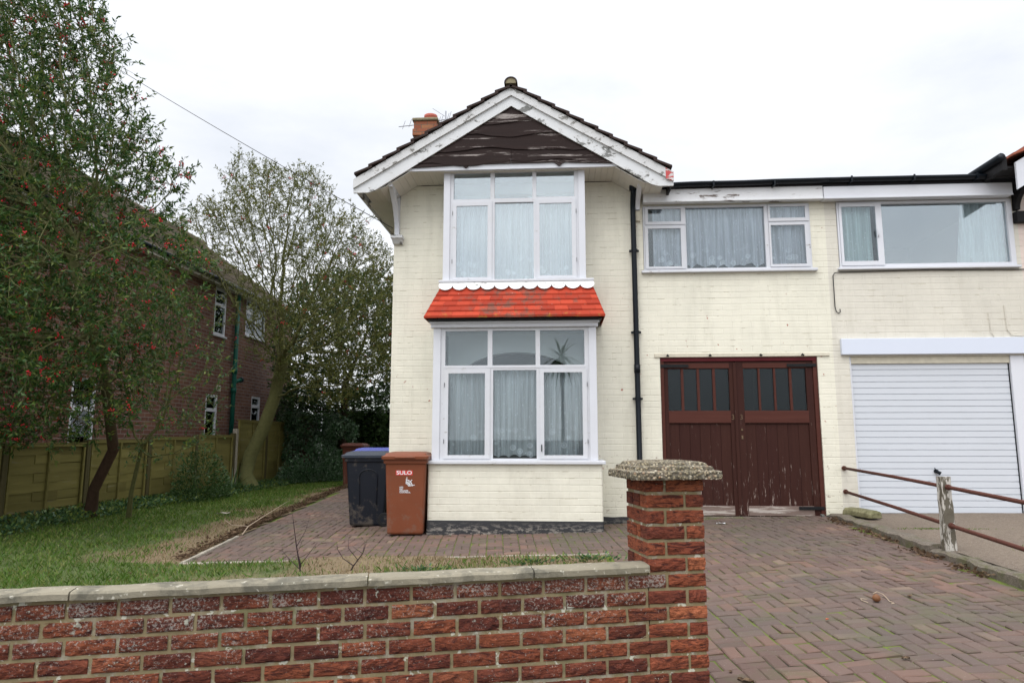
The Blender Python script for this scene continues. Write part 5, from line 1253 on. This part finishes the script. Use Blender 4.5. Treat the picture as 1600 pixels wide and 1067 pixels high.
# ---------------------------------------------------------------- wheelie bins
def bin_(label, loc, rz, body, lid, text=None, hscale=1, wheelside=False):
    root = thing('wheelie_bin', label, 'wheelie bin', loc, rz, 'wheelie bins beside the house')
    def rr(w0, w1, d0, d1, z, r_=.03, n=4):
        P = []
        for cx, cy, a0 in ((w1 - r_, d0 + r_, -90), (w1 - r_, d1 - r_, 0), (w0 + r_, d1 - r_, 90), (w0 + r_, d0 + r_, 180)):
            for k in range(n + 1): a = R(a0 + 90 * k / n); P.append((cx + r_ * math.cos(a), cy + r_ * math.sin(a), z))
        return P
    H = .985 * hscale
    b = MB(); b.loft([rr(-.228, .228, -.25, .21, .015), rr(-.236, .236, -.262, .225, .04), rr(-.262, .262, -.325, .295, H * .9), rr(-.264, .264, -.328, .30, H * .93), rr(-.285, .285, -.352, .33, H * .935), rr(-.288, .288, -.355, .333, H - .005), rr(-.275, .275, -.34, .32, H)])
    body_o = b.build('body', body, root, smooth=False); md = body_o.modifiers.new('n', 'BEVEL'); md.width = .004; md.segments = 2; md.limit_method = 'ANGLE'; md.angle_limit = R(35)
    b = MB(); b.loft([rr(-.306, .306, -.395, .31, H - .012), rr(-.309, .309, -.400, .315, H + .028), rr(-.275, .275, -.355, .30, H + .042), rr(-.262, .262, -.335, .29, H + .066), rr(-.20, .20, -.27, .23, H + .082)]); lid_o = b.build('lid', lid, root); md = lid_o.modifiers.new('n', 'BEVEL'); md.width = .005; md.segments = 2; md.limit_method = 'ANGLE'; md.angle_limit = R(25)
    b = MB(); b.box(-.13, .13, -.415, -.395, H + .004, H + .022); b.build('lid_grip', lid, lid_o, bevel=.006)
    b = MB()
    for s_ in (-1, 1): b.tube([(s_ * .2, .31, H - .03), (s_ * .2, .40, H + .01)], .016, 6)
    b.tube([(-.24, .40, H + .015), (.24, .40, H + .015)], .017, 8); b.build('handle', body, root)
    b = MB(); 
    for s_ in (-1, 1): 
        b.box(s_ * .18 - .025, s_ * .18 + .025, -.352, -.31, .3, H * .9)
    for s_ in (-1, 1):
        b = MB(); b.tube([(s_ * .235, .25, .10), (s_ * .29, .25, .10)], .10, 20); wv = b.build('wheel', M['rubber'], root, bevel=.008)
        b = MB(); b.tube([(s_ * .291, .25, .10), (s_ * .297, .25, .10)], .055, 14); b.build('hub', body, wv)
    b = MB(); b.tube([(-.235, .25, .10), (.235, .25, .10)], .013, 8); b.build('axle', M['rubber'], root)
    if wheelside:   # moulded arch panel on the flank
        for s_ in (-1, 1):
            b = MB(); pts = [(s_ * .257, -.12, .30), (s_ * .267, -.13, .72)] + [(s_ * .268, -.13 + .13 * (1 - math.cos(a)), .72 + .09 * math.sin(a)) for a in [math.pi * k / 8 for k in range(1, 8)]] + [(s_ * .267, .13, .72), (s_ * .257, .12, .30)]
            b.tube(pts, .007, 5); b.build('side_rib', body, root)
    if text:
        tilt = math.atan(.063 / (H * .9 - .04)); yat = lambda z: -.262 - (z - .04) * (.063 / (H * .9 - .04)) - .002
        rot = (R(90) + tilt, 0, 0)
        z = .80 * hscale; b = MB(); b.box(-.105, .115, -.0012, 0, -.030, .030); st = b.build('brand_sticker', M['sticker_red'], root); st.location = (-.02, yat(z), z); st.rotation_euler = (tilt, 0, 0)
        t = textmesh('SULO', .068, 'sticker_lettering', M['print_white'], st, (.005, -.0016, 0), (R(90), 0, 0), .0006, .0014, sx=1.2)
        for s_, zz, sx in (('NORTH', .615, .55), ('EAST', .593, .9), ('LINCOLNSHIRE', .571, .68), ('COUNCIL', .549, 1.35)):
            zz *= hscale; textmesh(s_, .024, 'council_lettering', M['print_white'], root, (-.075 if s_ != 'x' else 0, yat(zz) - .001, zz), rot, .0006, .0006, ax='LEFT', sx=sx)
        # quarter-wheel emblem with spokes and handles
        cx, cz = .005, .628; b = MB()
        def q(px, pz): return (px, yat(pz * hscale) - .0012, pz * hscale)
        for r0, r1 in ((.050, .064), (.080, .090)):
            for k in range(10):
                a0, a1 = R(90 - 9 * k), R(90 - 9 * (k + 1)); b.face([q(cx + r0 * math.cos(a0), cz + r0 * math.sin(a0)), q(cx + r0 * math.cos(a1), cz + r0 * math.sin(a1)), q(cx + r1 * math.cos(a1), cz + r1 * math.sin(a1)), q(cx + r1 * math.cos(a0), cz + r1 * math.sin(a0))])
        for k in range(5):
            a = R(8 + 18.5 * k); w = .0045; r1 = .118 if k % 2 == 0 else .09; dx, dz = -math.sin(a) * w, math.cos(a) * w
            b.face([q(cx + .03 * math.cos(a) - dx, cz + .03 * math.sin(a) - dz), q(cx + r1 * math.cos(a) - dx, cz + r1 * math.sin(a) - dz), q(cx + r1 * math.cos(a) + dx, cz + r1 * math.sin(a) + dz), q(cx + .03 * math.cos(a) + dx, cz + .03 * math.sin(a) + dz)])
        b.build('emblem', M['print_white'], root)
    return root
bin_('large brown bin with a white wheel emblem standing by the bay window', (-2.0, -.50, G(-1.98, -.5)), R(4), M['bin_brown'], M['bin_brown'], True)
bin_('black bin with a grey lid turned sideways at the house corner', (-2.75, .42, G(-2.75, .3)), R(-86), M['bin_black'], M['bin_lidgrey'], wheelside=True)
bin_('bin with a bright blue lid just showing behind the black one', (-2.92, 1.55, G(-2.9, 1.5) + .02), R(-90), M['bin_black'], M['bin_blue'])
bin_('dark brown bin standing alone against the ivy further back', (-5.25, 8.1, G(-5.2, 8.1)), R(3), M['bin_brown2'], M['bin_brown2'], True)
bin_('tall green-lidded bin half hidden by the house corner', (-4.55, 10.3, G(-4.4, 10) + .0), R(0), M['shedwood'], M['bin_green'], hscale=1.38)

# ---------------------------------------------------------------- railing
rail = thing('railing', 'rusty two-bar pipe railing on a flaking white timber post', 'railing', (3.74, -2.75, .3)); before = set(bpy.data.objects)
b = MB(); rings = []
for k in range(13):
    t = k / 12; z = .12 + (1.0 - .12) * t; w = .052 - .006 * t; j = lambda: rnd.uniform(-.003, .003); tw = .02 if k == 12 else 0
    rings.append([(3.74 + sx * w + j(), -2.78 + sy * w + j(), z - (tw if (sx, sy) in ((1, -1), (1, 1)) else 0) + j()) for sx, sy in ((-1, -.8), (-.8, -1), (.8, -1), (1, -.8), (1, 1), (-1, 1))])
b.loft(rings); b.build('post', M['postwood'], rail)
def pipe(p): b = MB(); b.tube(p, .019, 10); return b.build('rail', M['rust'], rail, smooth=True)
pipe([(3.90, -.005, .97), (3.80, -1.6, .94), (3.745, -2.78, .905), (3.70, -4.0, .862), (3.62, -6.6, .78)]); pipe([(3.90, -.005, .655), (3.80, -1.6, .60), (3.745, -2.78, .545), (3.70, -4.0, .49), (3.62, -6.6, .40)])
for z in (.97, .655): b = MB(); b.tube([(3.90, -.001, z), (3.897, -.03, z)], .032, 10); b.build('wall_flange', M['rust'], rail)
for z in (.905, .545): b = MB(); b.tube([(3.742, -2.835, z), (3.741, -2.865, z - .002)], .027, 8); b.build('collar', M['rust'], rail)
b = MB(); b.box(3.58, 3.66, -6.72, -6.62, -.1, .86); b.build('post', M['postwood'], rail); adopt(rail, before)

# ---------------------------------------------------------------- overhead cable
b = MB(); A = Vector((-2.42, .0, 4.47)); Bp = Vector((-6.6, -4.3, 6.05)); 
A = Vector((-2.42, -.02, 4.47))
cb_ = MB(); A = Vector((-2.42, -.02, 4.47)); Bp = Vector((-2.42 + (-9.52 + 2.42) * 1.5, 4.5, 4.47 + (9.36 - 4.47) * 1.5)); pts = []
for k in range(25):
    t = k / 24; p = A.lerp(Bp, t); p.z -= 4 * t * (1 - t) * .10; pts.append(tuple(p - A))
cb_.tube(pts, .006, 5); tag(cb_.build('overhead_cable', M['cable'], None, loc=tuple(A)), 'thin overhead cable running from the house corner up into the sky', 'cable')

# ---------------------------------------------------------------- vegetation
holly = [(-11.582, 7.366), (-9.906, 8.546), (-8.098, 8.399), (-7.658, 7.616), (-7.289, 7.909), (-6.631, 7.777), (-6.454, 6.861), (-6.661, 6.472), (-6.173, 6.356), (-5.919, 6.151), (-6.064, 5.622), (-5.693, 5.707), (-5.578, 5.463), (-5.808, 4.808), (-5.145, 5.262), (-5.21, 4.888), (-5.515, 4.615), (-4.771, 3.867), (-5.116, 3.6), (-4.823, 3.237), (-5.242, 2.798), (-5.368, 2.099), (-5.8, 1.60), (-6.6, 1.30), (-8.951, 1.25), (-10.72, 2.123)]
tree('holly_tree', 'big holly tree full of red berries filling the left edge, growing by the low fence', 'tree', holly, -.9, 1.55, [(-7.662, 1.3, .05), (-7.494, 1.1, .55), (-6.953, .7, 1.2), (-6.819, .2, 2.17), (-6.83, -.2, 2.93), (-6.9, -.7, 4.0)], .07, 10500, M['holly'], M['hbark'], leaf=.080, perseg=2, twigl=.34, lpt=11, seed=3, berries=.12, step=.11, infl=1.1, kill=.165, bsize=.0145, lean=1.1, nd=13, elong=1.5, keep=lambda x, y, z: .20 if (x > -6.2 and z < 5.0) else (.9 if x > -6.9 and z < 4.2 else 1))
bush = [(-6.759, 3.223), (-6.287, 3.717), (-5.667, 3.56), (-5.249, 3.306), (-5.528, 2.919), (-5.016, 2.667), (-5.039, 2.235), (-5.472, 2.049), (-5.158, 1.762), (-5.318, 1.2), (-5.88, .83), (-6.482, 1.015), (-6.743, 1.774), (-7.284, 2.165), (-7.253, 2.948)]
tree('leafy_shrub', 'pale green leafy shrub in front of the low fence and the holly trunk', 'shrub', bush, .5, .7, [(-7.0, 1.3, .05), (-6.8, 1.0, .5), (-6.5, .7, 1.2)], .03, 800, M['bush'], M['bark'], leaf=.052, perseg=2, twigl=.24, lpt=8, seed=5, berries=.03, step=.11, infl=1.0, kill=.2, lean=.7)
t2 = [(-9.262, 7.243), (-8.56, 7.498), (-8.421, 8.221), (-8.178, 8.728), (-7.802, 8.388), (-7.448, 8.471), (-6.993, 8.277), (-6.544, 8.175), (-6.195, 8.312), (-5.816, 7.618), (-5.532, 6.987), (-5.014, 7.154), (-4.817, 6.356), (-4.453, 6.315), (-3.854, 5.643), (-3.794, 2.767), (-4.464, 2.77), (-5.454, 2.113), (-6.467, 2.4), (-7.0, 3.0), (-7.8, 3.7), (-8.5, 4.8), (-9.5, 5.9), (-9.887, 7.165), (-9.425, 6.976)]
tree('holly_tree', 'smaller olive-green holly tree with a bent bare trunk between the two houses', 'tree', t2, 7.0, 1.7, [(-7.75, 7.6, .05), (-7.95, 7.65, .48), (-7.87, 7.7, .97), (-7.57, 7.7, 1.62), (-7.30, 7.7, 2.45), (-7.10, 7.6, 3.4)], .15, 6500, M['holly2'], M['bark'], leaf=.074, perseg=2, twigl=.40, lpt=9, seed=8, berries=.018, step=.13, infl=1.4, kill=.195, bsize=.014, lean=1.2, nd=11, elong=1.4, keep=lambda x, y, z: (.28 if (x < -7.7 and z < 6.6) else .88))
ev = [(-7.963, 6.2), (-6.476, 6.5), (-4.764, 6.2), (-3.6, 5.8), (-3.6, 2.3), (-4.677, 2.25), (-5.71, 2.35), (-6.338, 2.2), (-7.567, 1.6), (-8.212, 2.0), (-8.709, 3.954)]
tree('evergreen_tree', 'dense dark evergreen behind the shed and the bent holly', 'tree', ev, 10.6, 1.5, [(-6.6, 11.4, .2), (-6.6, 11.3, 1), (-6.5, 11, 2), (-6.4, 10.8, 3)], .10, 3200, M['evergreen'], M['bark_dark'], leaf=.11, perseg=3, twigl=.35, lpt=9, seed=12, berries=.02, step=.17, infl=1.5, kill=.27, lean=.6)
g = np.random.default_rng(21)
def clump(name, label, cat, m, n, fn, size, seed, group=None, kind=None, **k):
    P = []; D = []
    while len(P) < n:
        q = fn()
        if q is None: continue
        P.append(q[0]); D.append(q[1])
    P = np.array(P); o = P.mean(0); o[2] = P[:, 2].min(); ob = leaves(name, P - o, np.array(D), size, m, None, seed, **k); ob.location = tuple(o); tag(ob, label, cat, group, kind); return ob
def f_ivy():
    x = g.uniform(-8.5, -5.9); z = g.uniform(.1, 2.35); y = 10.75 - .45 * abs(mnoise.noise((x * 1.3, z * 1.3, 0))) * 2 - g.uniform(0, .25)
    top = 2.15 + .5 * mnoise.noise((x * 1.6, 4, 0)) - (max(0, x + 6.5)) * .6
    if z > top or mnoise.noise((x * 1.8, z * 1.8, 8)) < -.28: return None
    return (x, y, z), (g.normal() * .5, -1 + g.normal() * .4, -.6 + g.normal() * .4)
clump('ivy', 'thick variegated ivy smothering the fence and wall behind the lawn', 'ivy', M['ivy'], 9000, f_ivy, .10, 31, elong=.8)
def f_ivy2():
    x = g.uniform(-5.9, -4.6); z = g.uniform(.9, 2.4); y = 12.32 - g.uniform(0, .12)
    if abs(x + 5.0) > .25 + .3 * mnoise.noise((z * 2, 0, 0)) and mnoise.noise((x * 2.5, z * 2.5, 1)) < .02: return None
    return (x, y, z), (g.normal() * .5, -1, -.7 + g.normal() * .4)
clump('ivy', 'dark trailing ivy hanging down the green shed front', 'ivy', M['evergreen'], 2200, f_ivy2, .10, 32, elong=.8)
def blob(cx, cy, rx, ry, h):
    def f():
        a = g.uniform(0, 6.28); t = g.random() ** .5; x = cx + rx * t * math.cos(a); y = cy + ry * t * math.sin(a); z = G(x, y) + h * g.random() * math.sqrt(max(0, 1 - t * t)) + .02
        return (x, y, z), (math.cos(a) * .7, math.sin(a) * .7, .5 + g.normal() * .4)
    return f
clump('low_shrub', 'dark low shrub against the fence, left of the strap-leaved plant', 'shrub', M['evergreen'], 2600, blob(-7.5, 4.6, .45, .9, 1.1), .065, 33)
clump('low_shrub', 'leafy green undergrowth at the foot of the ivy wall', 'shrub', M['ivy'], 3000, blob(-7.0, 10.0, 1.1, .5, .9), .085, 34)
def f_cover():
    y = g.uniform(-2, 10); w = .35 + .3 * mnoise.noise((y * 1.1, 0, 5)); x = -8.05 + g.random() ** 1.3 * max(.1, w) * 1.8
    return (x, y, G(x, y) + g.uniform(.0, .16) * (1 - (x + 8.05) * .6) + .02), (g.normal() * .7, g.normal() * .7, .6)
clump('ground_cover', 'leafy weeds spreading along the foot of the low fence', 'ground cover', M['bush'], 9000, f_cover, .07, 35, kind='stuff', flat=.3)
def f_litter():
    y = g.uniform(-2.0, 9); x = edge_x(y) - .06 + abs(g.normal()) * -.07 + .04; 
    if y < -.6 and g.random() < .6: return None
    return (x, y, G(x, y) + .015 + g.random() * .035), (g.normal(), g.normal(), g.normal() * .3)
clump('leaf_litter', 'brown leaf litter gathered along the lawn edge', 'leaf litter', M['litter'], 5500, f_litter, .055, 36, kind='stuff')
def f_litter2():
    y = -.3 - g.random() * 3.5; x = 3.62 - abs(g.normal()) * .07
    if mnoise.noise((y * 2.5, 0, 9)) < -.1 and y < -.5: return None
    return (x, y, G(x, y) + .012 + g.random() * .02), (g.normal(), g.normal(), g.normal() * .3)
clump('leaf_litter', 'dry brown leaves collected against the mossy kerb', 'leaf litter', M['litter'], 420, f_litter2, .05, 37, kind='stuff')
def f_weeds():
    x, y = g.choice([0, 1, 2]), 0
    c = [(.35, -2.4), (-.25, -2.55), (-1.35, -2.9)][int(x)]; a = g.uniform(0, 6.28); t = g.random() * .22; X = c[0] + t * 1.6 * math.cos(a); Y = c[1] + t * math.sin(a)
    return (X, Y, G(X, Y) + g.random() * .04), (math.cos(a), math.sin(a), .8)
clump('weeds', 'small bright weeds scattered in the dry strip behind the coping', 'weeds', M['bush'], 500, f_weeds, .045, 38, kind='stuff')
def f_tuft(cx, cy, rx, z0, n=1):
    def f():
        x = cx + g.normal() * rx; y = cy + g.normal() * .03; return (x, y, z0 + .0), (g.normal() * .4, g.normal() * .4, 1)
    return f
clump('grass_tuft', 'bright grass tuft growing on the raised concrete drive', 'grass tuft', M['grass'], 260, f_tuft(4.55, -2.9, .10, ZD(4.55, -2.9)), .06, 39, elong=4)
clump('moss_line', 'green moss line along the joint of the concrete drive', 'moss', M['grass'], 500, f_tuft(4.4, -1.45, .28, ZD(4.4, -1.45) - .004), .02, 40, kind='stuff', elong=1.5)
def f_hedge():
    x = g.uniform(-9.0, -5.4); z = g.uniform(.2, 3.0 + .3 * mnoise.noise((x * 1.5, 0, 4))); y = 11.7 + g.uniform(0, .7)
    return (x, y, z), (g.normal(), -1, g.normal() * .6)
clump('hedge', 'dense dark green hedge closing the gap behind the ivy', 'hedge', M['evergreen'], 9000, f_hedge, .13, 44, elong=.8)
# strap-leaved plant by the fence end
yu = thing('strap_leaf_plant', 'spiky strap-leaved plant at the fence, just left of the bent trunk', 'plant', (-7.75, 6.5, G(-7.75, 6.5))); b = MB(); rr = random.Random(2)
for k in range(46):
    a = rr.uniform(0, 6.28); L = rr.uniform(.35, .62); th = rr.uniform(.2, 1.1); w = .014; d = Vector((math.cos(a), math.sin(a), 0)); s_ = Vector((-d.y, d.x, 0)); prev = None
    for i in range(6):
        t = i / 5; p = d * (L * t * math.sin(th) * (1 + .3 * t)) + Vector((0, 0, L * (t * math.cos(th) + .35 * t - .45 * t * t * math.sin(th)))); ww = w * (1 - t ** 2 * .95)
        cur = (p - s_ * ww, p + s_ * ww)
        if prev: b.face([prev[0], prev[1], cur[1], cur[0]])
        prev = cur
bo = b.build('leaf', M['bush'], yu); bmm = bmesh.new(); bmm.from_mesh(bo.data); bmesh.ops.remove_doubles(bmm, verts=bmm.verts, dist=.0001); bmm.to_mesh(bo.data); bmm.free()
# bare saplings behind the coping
def sapling(label, base, pts, m=M['twig'], name='bare_sapling'):
    b = MB()
    for p, r_ in pts: b.tube([tuple(Vector(q) - Vector(base)) for q in p], r_, 5)
    o = b.build(name, m, None, loc=base); tag(o, label, 'twig', 'bare twigs and dead branches'); return o
q = lambda x, z, y=-2.78: (x, y, z)
sapling('taller bare dark sapling behind the coping, left of the two', (-2.60, -2.76, .0), [([q(-2.60, 0), q(-2.62, .12), q(-2.655, .28), q(-2.69, .48), q(-2.71, .60)], [.009, .008, .006, .004, .002]), ([q(-2.655, .28), q(-2.60, .42, -2.7), q(-2.57, .56, -2.66)], [.005, .003, .0015]), ([q(-2.61, .10), q(-2.50, .22, -2.85), q(-2.40, .34, -2.9)], [.005, .003, .0015]), ([q(-2.60, .05), q(-2.75, .14, -2.7), q(-2.85, .22, -2.66), q(-2.88, .26)], [.005, .003, .002, .001]), ([q(-2.62, .0), q(-2.60, .1), q(-2.64, .22), q(-2.60, .33)], [.006, .005, .003, .0015])])
sapling('shorter forked bare sapling behind the coping, nearer the bins', (-2.12, -2.74, .02), [([q(-2.12, 0), q(-2.06, .10), q(-1.97, .22), q(-1.93, .34)], [.009, .007, .005, .002]), ([q(-2.06, .10), q(-2.17, .17), q(-2.23, .26), q(-2.24, .33)], [.006, .004, .003, .0015]), ([q(-1.97, .22), q(-1.97, .32, -2.7), q(-1.99, .38)], [.004, .002, .001]), ([q(-2.02, .16), q(-2.10, .28, -2.84), q(-2.12, .36)], [.004, .003, .0015]), ([q(-1.97, .22), q(-2.05, .27), q(-2.08, .30)], [.003, .002, .001])])
sapling('pale dead branch lying on the lawn edge before the bent tree', (-4.5, .5, .05), [([(-4.35, -.3, .06), (-4.45, .1, .12), (-4.42, .6, .22), (-4.25, 1.1, .40)], [.008, .007, .005, .002]), ([(-4.45, .1, .12), (-4.6, -.1, .16), (-4.72, -.1, .24)], [.005, .004, .002])], M['drytwig'], 'dead_branch')
# small things on the ground
X, Y = 2.36, -4.35; z = G(X, Y); b = MB()
b.loft([[(.030 * s_ * math.cos(2 * math.pi * k / 12), .026 * s_ * math.sin(2 * math.pi * k / 12), zz) for k in range(12)] for s_, zz in ((.3, .0), (.85, .008), (1, .024), (.85, .04), (.45, .05), (.15, .056))])
o = b.build('bulb', M['onion'], None, smooth=True, loc=(X, Y, z + .004)); tag(o, 'shrivelled brown bulb lying on the block paving', 'bulb')
b = MB(); b.tube([(-.085, -.05, .004), (-.10, .02, .004), (-.085, .07, .006), (-.045, .055, .004)], .0028, 5); b.tube([(-.01, .03, .05), (.03, .055, .06), (.07, .05, .045), (.09, -.01, .006), (.10, -.06, .004), (.07, -.08, .004)], .0028, 5)
tag(b.build('string', M['drytwig'], None, loc=(X, Y, z + .004), smooth=True), 'loop of pale string around the brown bulb on the paving', 'string')
def curl(loc, s_, label, m=M['litter'], seed=0):
    r_ = random.Random(seed); b = MB(); n = 6; rows = []
    for i in range(n + 1):
        t = i / n; w = math.sin(math.pi * min(max(t, .04), .96)) * .5 * s_; x = (t - .5) * s_ * 1.6
        rows.append([(x, -w, .012 + r_.uniform(0, .5) * s_ * .4), (x, 0, .006 + .15 * s_ * math.sin(t * 3)), (x, w, .012 + r_.uniform(0, .5) * s_ * .4)])
    for a, c in zip(rows, rows[1:]):
        for k in (0, 1): b.face([a[k], c[k], c[k + 1], a[k + 1]])
    o = b.build('dead_leaf', m, None, loc=loc); o.rotation_euler = (0, 0, r_.uniform(0, 6)); md = o.modifiers.new('t', 'SOLIDIFY'); md.thickness = .001; tag(o, label, 'leaf', 'small scraps and dead leaves on the ground')
curl((1.03, -5.75, G(1, -5.75)), .055, 'curled dark dead leaf on the paving right of the brick pillar', seed=1)
curl((.98, -5.62, G(1, -5.6)), .02, 'tiny dark leaf scrap beside the curled leaf near the pillar', seed=2)
curl((1.85, -4.75, G(1.85, -4.75)), .02, 'tiny reddish leaf on the paving left of the bulb', plain('red_leaf', (.4, .08, .03), .7, .2, 9, 0), 3)
curl((2.67, -4.20, G(2.6, -4.2)), .035, 'small brown leaf right of the bulb and string', seed=4)
curl((1.99, -5.55, G(2, -5.5)), .03, 'small dark leaf near the bottom of the drive', seed=5)
curl((2.08, -.62, G(2.08, -.6)), .07, 'scrap of white paper before the left maroon garage door', M['print_white'], 6)
curl((-5.6, 1.7, G(-5.6, 1.7) + .05), .14, 'pale scrap lying on the green lawn', M['edging'], 7)
# rubbish by the pier foot
b = MB(); rr = random.Random(9)
for k in range(26): x, y, s_ = 3.70 + rr.gauss(0, .07), -.10 + rr.gauss(0, .045), rr.uniform(.010, .028); b.box(x - s_, x + s_, y - s_, y + s_, G(3.6, 0) - .01, G(3.6, 0) + s_ * 1.3, j=.008)
tag(b.build('rubble_heap', M['groundm'], None), 'little heap of dark rubble at the foot of the cream garage pier', 'rubble')
# trees across the street, seen in the window glass
pm = thing('palm_tree', 'palm tree across the street behind the viewer, mirrored in the bay window', 'palm', (.2, -20, 0)); b = MB()
b.tube([(0, 0, 0), (.05, 0, 2), (0, 0, 4.7)], [.10, .07, .06], 10); b.build('trunk', M['condrive'], pm)
b = MB(); rr = random.Random(6)
for k in range(60):
    a = rr.uniform(0, 6.28); el = rr.uniform(-.9, 1.3); L = rr.uniform(.9, 1.35); w = .045; d = Vector((math.cos(a) * math.cos(el), math.sin(a) * math.cos(el), math.sin(el))); s_ = d.cross(Vector((0, 0, 1))).normalized(); prev = None
    for i in range(6):
        t = i / 5; p = Vector((0, 0, 4.75)) + d * L * t - Vector((0, 0, .45 * t * t)); ww = w * (1 - t ** 2 * .95); cur = (p - s_ * ww, p + s_ * ww)
        if prev: b.face([prev[0], prev[1], cur[1], cur[0]])
        prev = cur
b.build('fronds', M['evergreen'], pm)
